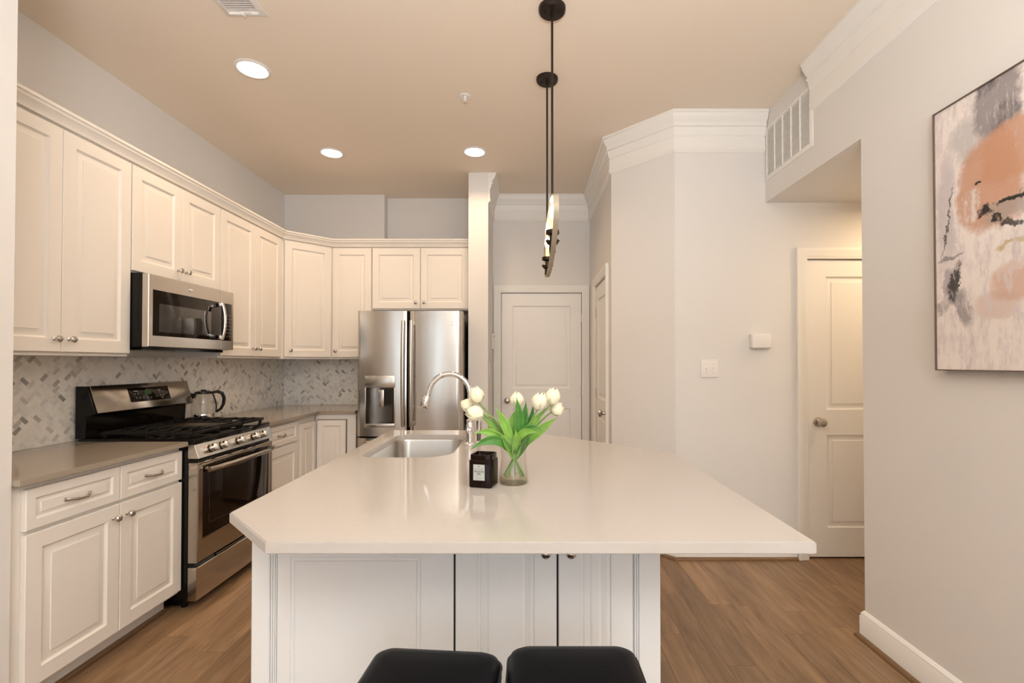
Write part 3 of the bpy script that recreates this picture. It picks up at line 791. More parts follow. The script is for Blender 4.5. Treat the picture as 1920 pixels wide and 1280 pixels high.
hole = rrect(-.760, -.350, 2.170, 2.850, (.07, .13, .10, .07))
b = B()
# eased edge: three stacked rings
def inset(pts, d):
    n = len(pts); out = []
    for i in range(n):
        p0, p1, p2 = Vector(pts[i-1]), Vector(pts[i]), Vector(pts[(i+1) % n])
        d1_, d2_ = (p1-p0).normalized(), (p2-p1).normalized()
        n1, n2 = Vector((-d1_.y, d1_.x)), Vector((-d2_.y, d2_.x))
        out.append(tuple(p1+(n1+n2)/(1+n1.dot(n2))*d))
    return out
holed_slab(b, top, hole, .884, .914)
es = [e for e in b.bm.edges if len(e.link_faces) == 2 and abs(e.calc_face_angle(0)) > .5]
bmesh.ops.bevel(b.bm, geom=es, offset=.003, segments=2, affect='EDGES')
tag(b.build('island_countertop', M['quartz']), 'pale greige polished quartz island top with clipped corners and sink cut-out', 'countertop')
# sink basin
b = B(); bm = b.bm
rings = []
def ring(ins, z):
    rs = [max(.03, r_-ins) for r_ in (.075, .135, .105, .075)]
    return [bm.verts.new((x, y, z)) for x, y in rrect(-.763+ins, -.347-ins, 2.167+ins, 2.853-ins, rs)]
for ins, z in ((-.018, .8835), (0, .8835), (.003, .872), (.006, .72), (.014, .695), (.032, .682), (.12, .678)): rings.append(ring(ins, z))
for a, c in zip(rings, rings[1:]):
    for k in range(len(a)): bm.faces.new((a[k], a[(k+1) % len(a)], c[(k+1) % len(a)], c[k]))
bm.faces.new(rings[-1])
s_ = b.build('sink_basin', M['basin'], None, ang=50); tag(s_, 'stainless undermount sink bowl set in the island top', 'sink')
s_.modifiers.new('solid', 'SOLIDIFY').thickness = -.0015
b = B(); b.lathe([(.0005, .6795), (.020, .6795), (.024, .681), (.042, .6825), (.045, .6815), (.045, .679)], (-.555, 2.52, 0)); b.build('drain', M['chrome'], s_)

# faucet
t = thing('kitchen_faucet', 'chrome gooseneck faucet with pull-down spray head beside the sink', 'faucet', (-.297, 2.50, .914), 0)
b = B(); b.lathe([(.001, 0), (.032, 0), (.033, .006), (.030, .012), (.024, .016), (.0235, .030), (.0245, .055), (.025, .080), (.022, .105), (.017, .118), (.020, .123), (.020, .128), (.0135, .135), (.0128, .150), (.001, .150)], seg=28)
b.build('faucet_body', M['chrome'], t)
b = B(); pts = [(0, 0, .145)]
Rg = .107; zc_ = .262
pts += [(0, 0, .20), (0, 0, .235)]
for k in range(0, 17):
    a = PI*k/16*.93
    pts.append((-Rg+Rg*math.cos(a), 0, zc_+Rg*math.sin(a)))
pts.append((-2*Rg-.004, 0, zc_+.002))
b.tube(pts, .0138, 16); b.build('spout', M['chrome'], t)
e = Vector(pts[-1]); dr = (Vector(pts[-1])-Vector(pts[-2])).normalized()
T = Matrix.Translation(e) @ dr.to_track_quat('Z', 'Y').to_matrix().to_4x4()
b = B(); b.lathe([(.001, -.003), (.0145, -.003), (.0155, .003), (.0135, .007), (.0160, .014), (.0225, .030), (.0240, .046), (.0225, .066), (.0185, .075), (.001, .075)], seg=24, T=T)
b.box(-.022, -.018, -.006, .006, .025, .045, .002, T=T); b.build('spray_head', M['chrome'], t)
b = B(); b.lathe([(.001, 0), (.010, 0), (.010, .012), (.014, .018), (.015, .026), (.010, .032), (.001, .033)], (.0, -.020, .085), '-y', 16)
b.build('handle_hub', M['chrome'], t)
b = B(); b.tube([(.022, 0, .062), (.036, 0, .066), (.046, 0, .078), (.048, 0, .10), (.050, 0, .150)], [.008, .008, .008, .008, .0065], 12, flat=(1, 1.2)); b.build('handle', M['chrome'], t)
t = thing('side_sprayer', 'dark slim side sprayer standing on the island top behind the tulips', 'sprayer', (-.255, 2.545, .914), 0)
b = B(); b.lathe([(.001, 0), (.019, 0), (.019, .006), (.014, .010), (.012, .014), (.001, .014)], seg=20); b.build('base_ring', M['chrome'], t)
b = B(); b.lathe([(.001, .0142), (.0105, .0142), (.0115, .04), (.0125, .08), (.0135, .105), (.011, .118), (.001, .120)], seg=20); b.build('spray_handle', M['steeldark'], t)

# ------------------------------------------------------------------ range (local x = width along the wall, y = depth to the wall)
YW = YF2-YF1
t = thing('gas_range', 'stainless gas range with black cooktop between the left base cabinets', 'range', (-1.84, YF1-.006, 0), R90)
RWD = YW+.002
b = B(); b.box(0.003, RWD-.003, .004, .62, .055, .905, .003).box(.03, RWD-.03, .04, .60, .012, .055)
b.build('range_body', M['black'], t)
for fx in (.03, RWD-.06):
    for fy in (.03, .56):
        f = B(); f.lathe([(.001, 0), (.016, 0), (.016, .006), (.009, .010), (.009, .0545), (.001, .0545)], (fx+.015, fy+.015, 0), seg=12); f.build('leg', M['blackplastic'], t)
b = B(); b.slab(RWD-.006, .180, .05, [], [], x0=.003, z0=.048, yf=-.050, bev=.004); o = b.build('storage_drawer', M['steelr'], t)
b = B(); b.box(.006, RWD-.006, -.030, .003, .2285, .2525); b.build('drawer_gap', M['black'], t)
b = B(); b.box(.18, RWD-.18, -.042, -.0305, .232, .238, .001); b.build('drawer_grip', M['steelr'], t)
b = B(); b.slab(RWD-.006, .542, .052, [(.038, RWD-.006-.038, .118, .522)], [(.001, .003), (.003, .0035)], x0=.003, z0=.253, yf=-.052, bev=.004); dr_ = b.build('oven_door', M['steelr'], t)
b = B(); b.box(.045, RWD-.045, -.0488, -.046, .3755, .771, .001); b.build('oven_window', M['glassblack'], dr_)
b = B(); b.box(.10, RWD-.10, -.0496, -.0489, .440, .443).box(.10, .103, -.0496, -.0489, .440, .70).box(RWD-.103, RWD-.10, -.0496, -.0489, .440, .70); b.build('window_frame', M['steeldark'], dr_)
b = B()
pts = []
for k in range(17):
    u = k/16; pts.append((.045+(RWD-.09)*u, -.085-.022*math.sin(PI*u)**.6, .752))
b.tube(pts, .0135, 14, flat=(1.1, .9))
for xx in (.062, RWD-.062): b.tube([(xx, -.050, .755), (xx, -.088, .753)], .011, 10)
b.build('oven_handle', M['steelr'], dr_)
b = B(); b.box(.004, RWD-.004, -.030, .004, .796, .818); b.build('vent_gap', M['black'], t)
# slanted control panel
b = B()
pr = [(-.056, .819), (-.032, .893), (.004, .893), (.004, .819)]
lo = [b.bm.verts.new((.001, y, z)) for y, z in pr]; hi = [b.bm.verts.new((RWD-.001, y, z)) for y, z in pr]
b.bm.faces.new(lo); b.bm.faces.new(hi[::-1])
for i in range(4): b.bm.faces.new((lo[i], hi[i], hi[(i+1) % 4], lo[(i+1) % 4]))
bmesh.ops.recalc_face_normals(b.bm, faces=b.bm.faces[:])
bmesh.ops.bevel(b.bm, geom=b.bm.edges[:], offset=.003, segments=2, affect='EDGES')
cpn = b.build('control_panel', M['steel'], t)
tilt = math.atan2(.024, .074)
for off in (-.262, -.165, -.005, .158, .252):
    T = Matrix.Translation((RWD/2+off, -.0445, .856)) @ Matrix.Rotation(-tilt, 4, 'X')
    k_ = B(); k_.lathe([(.001, 0), (.0235, 0), (.0235, .004), (.001, .004)], axis='-y', seg=24, T=T); sk = k_.build('knob_bezel', M['blackplastic'], t)
    k_ = B(); k_.lathe([(.001, .0042), (.021, .0042), (.0225, .007), (.0215, .030), (.019, .033), (.001, .034)], axis='-y', seg=24, T=T)
    k_.box(-.006, .006, -.046, -.030, -.020, .020, .003, T=T)
    k_.build('burner_knob', M['steel'], t)
# cooktop
b = B(); b.box(.0, RWD, -.034, .60, .8935, .926, .006); b.build('cooktop', M['black'], t)
def grate(x0, x1, y0, y1, parent):
    g = B(); z0, z1 = .944, .960; w2 = .007
    for xx in (x0, x1): g.box(xx-w2, xx+w2, y0, y1, z0, z1, .002)
    for yy in (y0, y1, (y0+y1)/2): g.box(x0, x1, yy-w2, yy+w2, z0, z1, .002)
    n = 8
    for k in range(1, n):
        if k == n//2: continue
        yy = y0+(y1-y0)*k/n
        for xa, xb in ((x0, x0+(x1-x0)*.36), (x1-(x1-x0)*.36, x1)): g.box(xa, xb, yy-.005, yy+.005, z0+.002, z1+.004, .002)
    for cy in (y0+(y1-y0)*.25, y0+(y1-y0)*.75):
        g.box((x0+x1)/2-.005, (x0+x1)/2+.005, cy-.11, cy-.035, z0+.002, z1+.004, .002)
        g.box((x0+x1)/2-.005, (x0+x1)/2+.005, cy+.035, cy+.11, z0+.002, z1+.004, .002)
    for xx in (x0, x1):
        for yy in (y0+.02, (y0+y1)/2, y1-.02): g.box(xx-.006, xx+.006, yy-.008, yy+.008, .9262, z0, .001)
    g.build('burner_grate', M['iron'], parent)
grate(.030, .262, .0, .50, t); grate(RWD-.262, RWD-.030, .0, .50, t)
g = B()
for xx in (.285, RWD-.285): g.box(xx-.006, xx+.006, .0, .50, .944, .960, .002)
for yy in (.0, .06, .44, .50): g.box(.285, RWD-.285, yy-.006, yy+.006, .944, .960, .002)
for xx in (.285, RWD-.285):
    for yy in (.02, .48): g.box(xx-.006, xx+.006, yy-.008, yy+.008, .9262, .944)
g.build('burner_grate', M['iron'], t)
g = B(); g.box(.297, RWD-.297, .072, .428, .9475, .957, .003); g.build('griddle', M['griddle'], t)
for (cx, cy, r) in ((.146, .125, .045), (.146, .375, .036), (RWD-.146, .125, .05), (RWD-.146, .375, .032)):
    f = B(); f.lathe([(.001, .9262), (r, .9262), (r, .932), (r*.8, .934), (r*.8, .940), (r*.7, .943), (.001, .943)], (cx, cy, 0), seg=24); f.build('burner', M['iron'], t)
# backguard
b = B()
pr = [(.540, .927), (.600, .927), (.625, .927), (.625, 1.205), (.612, 1.214), (.566, 1.214), (.548, 1.200), (.548, 1.05), (.552, .99)]
pr = [(.565, .927), (.618, .927), (.618, 1.212), (.560, 1.212), (.512, 1.060), (.558, 1.045)]
lo = [b.bm.verts.new((.002, y, z)) for y, z in pr]; hi = [b.bm.verts.new((RWD-.002, y, z)) for y, z in pr]
b.bm.faces.new(lo); b.bm.faces.new(hi[::-1])
for i in range(len(pr)): b.bm.faces.new((lo[i], hi[i], hi[(i+1) % len(pr)], lo[(i+1) % len(pr)]))
bg_ = b.build('backguard', M['black'], t)
tl = math.atan2(.048, .152)
T = Matrix.Translation((0, .536, 1.136)) @ Matrix.Rotation(-tl, 4, 'X')
b = B(); b.box(.012, RWD-.006, -.011, -.001, -.078, .078, .003, T=T); b.build('backguard_panel', M['steelr'], bg_)
dsp = B(); dsp.box(.245, .560, -.0135, -.0112, -.036, .052, .002, T=T); dsp.build('control_display', M['glassblack'], bg_)
dsp = B(); dsp.box(.561, .566, -.0145, -.0112, -.037, .053, .001, T=T); dsp.build('display_trim', M['chrome'], bg_)
for (mx_, mz, mw) in ((.295, .030, .030), (.285, .014, .008), (.310, .014, .008), (.290, -.012, .008), (.315, -.012, .010), (.342, -.014, .008), (.400, -.016, .006), (.445, -.012, .008), (.480, .030, .024), (.480, .016, .007), (.503, .016, .007), (.480, -.008, .007), (.503, -.008, .007), (.490, -.022, .018)):
    mk = B(); mk.box(mx_-mw/2, mx_+mw/2, -.0138, -.0135, mz-.003, mz+.003, T=T); mk.build('button_mark', M['mark'], bg_)
dsp = B(); dsp.box(.362, .412, -.0139, -.0136, .006, .034, T=T); dsp.build('clock_display', M['clock'], bg_)

# ------------------------------------------------------------------ microwave
t = thing('microwave', 'stainless over-the-range microwave with black glass door', 'microwave', (-2.105, YF1+.002, 0), R90)
MW = YW-.004
b = B(); b.box(0, MW, 0, .362, 1.428, 1.836, .002).box(.03, MW-.03, .02, .34, 1.412, 1.428); b.build('microwave_body', M['black'], t)
MDX = .620
b = B(); b.slab(MDX-.001, .402, .034, [(.010+.02, MDX-.0011, .062, .318)] and [(.030, MDX-.020, .062, .318)], [(.001, .002), (.002, .0025)], x0=0, z0=1.430, yf=-.034, bev=.003); md = b.build('door', M['steel'], t)
b = B(); b.box(.033, MDX-.0005, -.0345, -.030, 1.4935, 1.7465, .001); b.build('door_glass', M['glassblack'], md)
b = B(); b.box(.075, .520, -.0353, -.0346, 1.515, 1.675, .0003); b.build('viewing_window', M['screen'], md)
b = B()
pts = [(MDX-.026, -.058-.020*math.sin(PI*k/14)**.8, 1.497+.246*k/14) for k in range(15)]
b.tube(pts, .0105, 12, flat=(1, 1)); b.build('handle', M['chrome'], md)
for zz in (1.512, 1.728):
    f = B(); f.box(MDX-.043, MDX-.018, -.056, -.0348, zz-.013, zz+.013, .004); f.build('handle_mount', M['chrome'], md)
b = B(); b.slab(MW-MDX-.002, .402, .034, [(.002, MW-MDX-.022, .062, .318)], [(.001, .002), (.002, .0025)], x0=MDX+.002, z0=1.430, yf=-.034, bev=.0015); cp2 = b.build('control_panel', M['steel'], t)
b = B(); b.box(MDX+.003, MW-.019, -.0345, -.0305, 1.4935, 1.7465, .001); b.build('control_glass', M['glassblack'], cp2)
for r in range(7):
    for c in range(3): mk = B(); mk.box(MDX+.030+c*.032, MDX+.042+c*.032, -.0349, -.0345, 1.52+r*.024, 1.524+r*.024); mk.build('button_mark', M['mark'], cp2)
def badge(parent, x, y, z, r, m='chrome'):
    b = B(); b.lathe([(.0003, 0), (r, 0), (r, .0018), (r*.86, .0024), (r*.82, .0012), (.0003, .0012)], (x, y, z), '-y', 24)
    # two looping script strokes inside the ring
    for sx_ in (-1, 1):
        pts = [(x+sx_*r*.42+r*.30*math.cos(a)*(1-.35*a/6), y-.0022, z+r*.46*math.sin(a)*(1-.2*a/6)) for a in [k*.45 for k in range(14)]]
        b.tube(pts, r*.07, 6)
    return b.build('badge', M[m], parent)
badge(md, .330, -.0345, 1.790, .0155)

# ------------------------------------------------------------------ refrigerator
FX0, FX1, FY = -1.457, -.553, 4.105
t = thing('refrigerator', 'stainless french-door refrigerator with water dispenser', 'refrigerator', (FX0, FY, 0), 0)
FW = FX1-FX0
b = B(); b.box(.004, FW-.004, .075, .74, .02, 1.765, .003); b.box(.05, FW-.05, .10, .70, 0, .02); b.build('fridge_body', M['steeldark'], t)
b = B(); b.box(.01, FW-.01, .062, .20, 1.765, 1.782, .003); b.build('hinge_cover', M['blackplastic'], t)
def bowed(x0, x1, z0, z1, bow=.012, holes=()):
    """door front gently bowed outwards, rounded side edges"""
    b = B(); bm = b.bm; n = 18; prof = []
    for k in range(n+1):
        u = k/n; x = x0+(x1-x0)*u
        e_ = min(u, 1-u)*(x1-x0)
        y = .022*max(0, 1-e_/.022)**2 - bow*(1-(2*u-1)**2)
        prof.append((x, y))
    prof += [(x1, .068), (x0, .068)]
    b.prism(prof[::-1], z0, z1); return b
dh = FW*.482
DX0, DX1, DZ0, DZ1 = .070, .330, .788, 1.232
# left door: three pieces of shell around the dispenser recess, one mesh
b = B(); bm = b.bm
xs_ = [0, .006, .014, .03, DX0, .11, .15, .2, .25, .29, DX1, .36, .39, .42, dh-.010, dh]
zs_ = [.712, DZ0, DZ1, 1.785]
def yy_(x):
    e_ = min(x, dh-x); u = x/dh
    return .020*max(0, 1-e_/.014)**2 - .010*(1-(2*u-1)**2)
grid = [[bm.verts.new((x, yy_(x), z)) for z in zs_] for x in xs_]
back = [[bm.verts.new((x, .068, z)) for z in zs_] for x in xs_]
nx, nz_ = len(xs_), len(zs_)
ia, ib = xs_.index(DX0), xs_.index(DX1)
for i in range(nx-1):
    for j in range(nz_-1):
        if ia <= i < ib and j == 1:
            continue
        bm.faces.new((grid[i][j], grid[i+1][j], grid[i+1][j+1], grid[i][j+1]))
    for j in range(nz_-1): bm.faces.new((back[i][j+1], back[i+1][j+1], back[i+1][j], back[i][j]))
    bm.faces.new((grid[i][0], back[i][0], back[i+1][0], grid[i+1][0])); bm.faces.new((grid[i][-1], grid[i+1][-1], back[i+1][-1], back[i][-1]))
for j in range(nz_-1):
    bm.faces.new((grid[0][j], grid[0][j+1], back[0][j+1], back[0][j])); bm.faces.new((grid[-1][j], back[-1][j], back[-1][j+1], grid[-1][j+1]))
ld = b.build('fridge_door', M['steelf'], t, ang=40)
rd = bowed(dh+.008, FW, .712, 1.785, .010).build('fridge_door', M['steelf'], t, ang=40)
b = B(); b.box(dh+.0005, dh+.0075, .010, .066, .712, 1.784); b.build('door_gasket', M['black'], t)
fz = bowed(0, FW, .08, .695, .010).build('freezer_drawer', M['steelf'], t, ang=40)
b = B(); b.box(.02, FW-.02, .015, .07, .696, .711); b.build('drawer_gasket', M['black'], t)
b = B(); pts = [(.07, -.025, .655), (.10, -.05, .655), (FW-.10, -.05, .655), (FW-.07, -.025, .655)]
b.tube(pts, .012, 12); b.build('handle', M['steel'], fz)
for xc, par in ((dh-.030, ld), (dh+.040, rd)):
    b = B(); pts = []; n = 16
    for k in range(n+1):
        u = k/n; pts.append((xc, -.040-.022*math.sin(PI*u)**.7, .800+(1.700-.800)*u))
    b.tube(pts, .013, 14, flat=(1.45, .7)) if False else b.tube(pts, .0165, 14)
    for zz in (.822, 1.678): b.box(xc-.012, xc+.012, -.045, .002, zz-.020, zz+.020, .004)
    b.build('handle', M['steel'], par)
badge(rd, FW-.085, -.0045, 1.675, .016)
# dispenser
b = B(); b.box(DX0+.001, DX1-.001, -.014, .004, 1.128, DZ1-.001, .002); dp = b.build('dispenser_panel', M['steel'], ld)
for k in range(5): mk = B(); mk.box(DX0+.05+k*.034, DX0+.062+k*.034, -.0145, -.014, 1.135, 1.139); mk.build('button_mark', M['mark'], ld)
for k in range(3): mk = B(); mk.box(DX1-.045, DX1-.030, -.0145, -.014, 1.165+k*.022, 1.167+k*.022); mk.build('button_mark', M['mark'], ld)
# recess: curved inner shell
b = B(); bm = b.bm; n = 14; front = []; inner = []
for k in range(n+1):
    u = k/n; x = DX0+.010+(DX1-DX0-.020)*u
    y = .002+.062*math.sin(PI*min(max(u, 0), 1))**.35
    front.append([bm.verts.new((x, y, z)) for z in (.822, 1.127)])
for a, c in zip(front, front[1:]): bm.faces.new((a[0], c[0], c[1], a[1]))
bm.faces.new([q[0] for q in front]); bm.faces.new([q[1] for q in front][::-1])
b.build('dispenser_recess', M['steeldark'], ld, ang=60, recalc=False)
for xa in (DX0+.001, DX1-.0105): b = B(); b.box(xa, xa+.0095, -.013, .01, .822, 1.128, .002); b.build('dispenser_frame', M['steel'], ld)
b = B(); b.box(DX0+.001, DX1-.001, -.020, .060, DZ0+.001, .822, .002); b.build('drip_tray', M['steel'], ld)
b = B(); b.box(.186, .230, .004, .012, .962, 1.108, .002); b.lathe([(.001, 1.10), (.006, 1.10), (.006, 1.127), (.001, 1.127)], (.185, .006, 0), seg=10); b.build('dispenser_paddle', M['steel'], ld)

# ------------------------------------------------------------------ kettle
t = thing('electric_kettle', 'clear glass electric kettle with black handle on the counter', 'kettle', (-2.365, 3.505, .9145), math.radians(38))
b = B(); b.lathe([(.001, 0), (.082, 0), (.083, .004), (.080, .012), (.074, .016), (.001, .016)], seg=32); b.build('power_base', M['blackplastic'], t)
b = B(); b.lathe([(.001, .017), (.079, .017), (.080, .024), (.079, .052), (.0785, .056), (.001, .056)], seg=36); b.build('steel_base', M['chrome'], t)
b = B(); b.lathe([(.0780, .057), (.0785, .075), (.077, .11), (.070, .15), (.060, .185), (.054, .202), (.0525, .202), (.0585, .184), (.068, .15), (.0745, .11), (.076, .075), (.0755, .058)], seg=36, loop=True)
b.build('glass_jug', M['glass'], t)
b = B(); b.lathe([(.001, .200), (.0525, .200), (.057, .206), (.056, .214), (.040, .220), (.018, .222), (.016, .230), (.001, .231)], seg=32); b.build('lid', M['blackplastic'], t)
b = B(); b.tube([(.050, 0, .206), (.085, 0, .214), (.115, 0, .200), (.128, 0, .165), (.124, 0, .120), (.108, 0, .085), (.079, 0, .062)], [.011, .013, .014, .0135, .0125, .0115, .010], 14, flat=(.9, 1.25)); b.build('handle', M['blackplastic'], t)
b = B(); b.tube([(-.052, 0, .178), (-.068, 0, .192), (-.082, 0, .200)], [.020, .015, .010], 12); b.build('spout', M['blackplastic'], t)
b = B(); b.tube([(.079, 0, .060), (.080, 0, .11), (.0725, 0, .15), (.0625, 0, .185), (.055, 0, .204)], .008, 10, flat=(.6, 1.4)); b.build('handle_strip', M['blackplastic'], t)

# ------------------------------------------------------------------ candle jar
t = thing('candle_jar', 'dark brown square candle jar with a small pale label', 'candle', (-.151, 1.680, .914), math.radians(-14))
def sq(h, z, r=.010, n=4):
    return [(x, y, z) for x, y in rrect(-h, h, -h, h, (r,)*4, n)]
b = B(); bm = b.bm; loops = []
for h, z in ((.0385, 0), (.041, .003), (.041, .091), (.0395, .0935), (.0375, .0945), (.0375, .110), (.0365, .112), (.0345, .112), (.0335, .110), (.0335, .060)):
    loops.append([bm.verts.new(p) for p in sq(h, z, min(.008, h*.2))])
for a, c in zip(loops, loops[1:]):
    for k in range(len(a)): bm.faces.new((a[k], a[(k+1) % len(a)], c[(k+1) % len(a)], c[k]))
bm.faces.new(loops[0][::-1]); bm.faces.new(loops[-1])
b.build('jar', M['candle'], t)
lb = B(); lb.box(-.0235, .0175, -.0418, -.0412, .026, .080); lb = lb.build('label', M['label'], t)
text('label_text', 'WOOD', .0105, M['ink'], lb, (-.003, -.0419, .0560), (PI/2, 0, 0))
text('label_text', 'OIL', .0105, M['ink'], lb, (-.003, -.0419, .0475), (PI/2, 0, 0))
mk = B(); mk.box(-.0060, -.0015, -.0422, -.0418, .0720, .0745); 
for k in range(9): mk.box(-.018+k*.0034, -.0158+k*.0034, -.0421, -.0418, .0645, .0657)
mk.build('label_mark', M['ink'], lb)
mk = B()
for k in range(6): mk.box(-.013+k*.0034, -.0108+k*.0034, -.0421, -.0418, .0350, .0362); mk.box(-.012+k*.0032, -.0100+k*.0032, -.0421, -.0418, .0318, .0328)
mk.build('label_mark', M['inkgrey'], lb)

# ------------------------------------------------------------------ vase and tulips
VX, VY = -.048, 1.712
t = thing('glass_vase', 'clear flared glass vase holding the tulips on the island', 'vase', (VX, VY, .914), 0)
b = B(); b.lathe([(.001, .0012), (.0475, .0012), (.0485, .006), (.0480, .024), (.046, .027), (.001, .027)], seg=40); b.build('vase_base', M['glassbase'], t)
b = B(); b.lathe([(.001, .0), (.050, .0), (.0535, .003), (.054, .010), (.052, .030), (.0475, .060), (.0450, .085), (.0455, .115), (.0495, .145), (.0535, .166), (.0525, .167), (.0515, .166), (.0475, .144), (.0437, .115), (.0433, .085), (.0458, .060), (.0500, .030), (.0500, .006), (.048, .001), (.001, .0011)], seg=40)
b.build('vase_body', M['glass'], t)
U = .0018935
def V3(du, dh_, dy=0): return Vector((VX+du*U, VY+dy*U, .914+dh_*U))
def bez(p0, p1, p2, n):
    return [p0*(1-t_)**2+p1*2*t_*(1-t_)+p2*t_*t_ for t_ in [k/n for k in range(n+1)]]
def add_leaf(parent, p0, p1, p2, wd, m, twist=0.0, n=14):
    pts = bez(p0, p1, p2, n); b = B(); bm = b.bm; rows = []
    for k, p in enumerate(pts):
        t_ = k/n
        tg = (pts[min(k+1, n)]-pts[max(k-1, 0)]).normalized()
        ref = Vector((math.sin(twist), -math.cos(twist), .15))
        side = tg.cross(ref)
        if side.length < .05: side = tg.cross(Vector((0, 0, 1)))
        side.normalize(); up = side.cross(tg).normalized()
        ww = .80*wd*U*(.22+.95*math.sin(PI*min(1, t_*.93+.07))**.85)*(1 if t_ < .6 else max(0.02, 1-((t_-.6)/.4)**1.8))
        wav = .0015*math.sin(t_*11+twist*5)
        rows.append([bm.verts.new(p+side*ww*s_+up*(abs(s_)**1.5*ww*.6+wav*s_)) for s_ in (-1, -.5, 0, .5, 1)])
    for a, c in zip(rows, rows[1:]):
        for q in range(4): bm.faces.new((a[q], a[q+1], c[q+1], c[q]))
    o = b.build('leaf', M[m], parent, ang=80, recalc=False, mods=(('SOLIDIFY', dict(thickness=.0009, offset=0)),))
    return o
def add_head(parent, base, ax, L, R, openness=.0, seed=0):
    rnd = random.Random(seed)
    T = Matrix.Translation(base) @ ax.normalized().to_track_quat('Z', 'Y').to_matrix().to_4x4() @ Matrix.Rotation(rnd.random()*6, 4, 'Z')
    for layer in (0, 1):
        for q in range(3):
            b = B(); bm = b.bm; a0 = q*2*PI/3+layer*PI/3+rnd.uniform(-.1, .1)
            n, mseg = 10, 6; rows = []
            k_r = (1.0 if layer else .90)
            LL = L*(1.0+rnd.uniform(-.05, .06))*(.97 if layer else 1.0)
            for i in range(n+1):
                t_ = i/n
                rr = R*k_r*(math.sin(PI*(.06+.80*t_))**.62)*(1-.45*max(0, t_-.55)**1.2*2*(1-openness))
                if i == 0: rr = R*.16
                half = 1.15*(math.sin(PI*min(.5+.0, (.12+t_*.62)))**.8)*(1 if t_ < .62 else max(.04, 1-((t_-.62)/.38)**2.0))
                row = []
                for j in range(mseg+1):
                    s_ = (j/mseg-.5)*2
                    a = a0+s_*half
                    curl = (1+.05*abs(s_)**2*(1 if layer else -1)+(.10*openness*max(0, t_-.7)/.3))
                    row.append(bm.verts.new(T @ Vector((rr*curl*math.cos(a), rr*curl*math.sin(a), LL*(t_-.02*abs(s_))))))
                rows.append(row)
            for a, c in zip(rows, rows[1:]):
                for q2 in range(mseg): bm.faces.new((a[q2], a[q2+1], c[q2+1], c[q2]))
            b.build('petal', M['petal'], parent, ang=85, recalc=False, mods=(('SOLIDIFY', dict(thickness=.0012, offset=0)),))
def tulip(label, foot, knee, neck, mid2, axis, L, R, leaves, seed, op=0.0):
    t = thing('tulip', label, 'flower', tuple(foot), 0, 'white tulips in the glass vase')
    f = Vector(foot)
    r = lambda p: p-f
    pts = bez(r(foot), r((Vector(foot)+Vector(knee))/2), r(knee), 6)[:-1]+bez(r(knee), r(mid2), r(neck), 10)
    b = B(); b.tube(pts, [.0034]*6+[.0032-.0006*k/10 for k in range(11)], 8)
    b.build('stem', M['stem'], t)
    hd = add_head(t, r(neck), Vector(axis), L, R, op, seed)
    for lf in leaves:
        p0, p1, p2, wd, mm, tw = lf
        add_leaf(t, r(p0), r(p1), r(p2), wd, mm, tw)
    return t
K = V3(0, 46, 0)   # where the stems cross
def knee(a, b_=0): return V3(a, 48, b_)
tulip('white tulip leaning highest on the far left of the bunch', V3(18, 13, 3), knee(2, 2), V3(-64.5, 151, -4), V3(-20, 104, 0), (-.30, -.1, 1), .060, .0262,
      [(V3(-2, 60, 4), V3(-30, 102, 6), V3(-64, 127, 4), 8.5, 'leaf', .5), (V3(-3, 62, -10), V3(-36, 112, -16), V3(-73, 94, -22), 8, 'leaf', -.2)], 1)
tulip('small white tulip facing outwards at the left end, behind another', V3(15, 13, -4), knee(1, -3), V3(-78, 142, 14), V3(-30, 112, 8), (-.9, .2, .18), .048, .0225,
      [(V3(-2, 55, -8), V3(-28, 106, -20), V3(-80, 66, -28), 9, 'leafdark', .1)], 2)
tulip('white tulip lying sideways in front at the lower left', V3(20, 13, -2), knee(3, -5), V3(-56, 129, -14), V3(-22, 132, -8), (-.93, -.25, .24), .062, .0262,
      [(V3(-1, 60, -6), V3(-12, 110, -4), V3(-35, 144, -8), 9.5, 'leaf', .3), (V3(-3, 60, 10), V3(-26, 96, 14), V3(-68, 72, 20), 7, 'leafdark', .4)], 3)
tulip('white tulip standing upright in the middle, partly behind leaves', V3(2, 13, 14), knee(0, 4), V3(5.5, 141, 12), V3(2, 95, 8), (.02, .05, 1), .056, .0245,
      [(V3(5, 60, 0), V3(16, 116, -6), V3(5.5, 162, -8), 10, 'leafdark', 0), (V3(-1, 62, 2), V3(-14, 112, 2), V3(8, 140, 4), 7, 'leaf', .2)], 4)
tulip('large white tulip standing right of centre in front', V3(-12, 13, -8), knee(3, -6), V3(45, 138, -10), V3(22, 100, -8), (.22, -.1, 1), .064, .0265,
      [(V3(5, 62, 4), V3(22, 116, 4), V3(23.5, 155, 2), 8.5, 'leafdark', .2), (V3(4, 58, -10), V3(22, 122, -18), V3(53, 101, -24), 9, 'leafdark', -.3)], 5)
tulip('white tulip highest on the right with one open petal', V3(-18, 13, 4), knee(1, 2), V3(70, 147, 2), V3(34, 108, 2), (.25, 0, 1), .062, .0262,
      [(V3(6, 62, 6), V3(36, 108, 8), V3(37, 150, 10), 7.5, 'leafdark', .4), (V3(4, 60, 2), V3(36, 112, 0), V3(61, 140, 2), 8, 'leaf', -.2)], 6, .25)
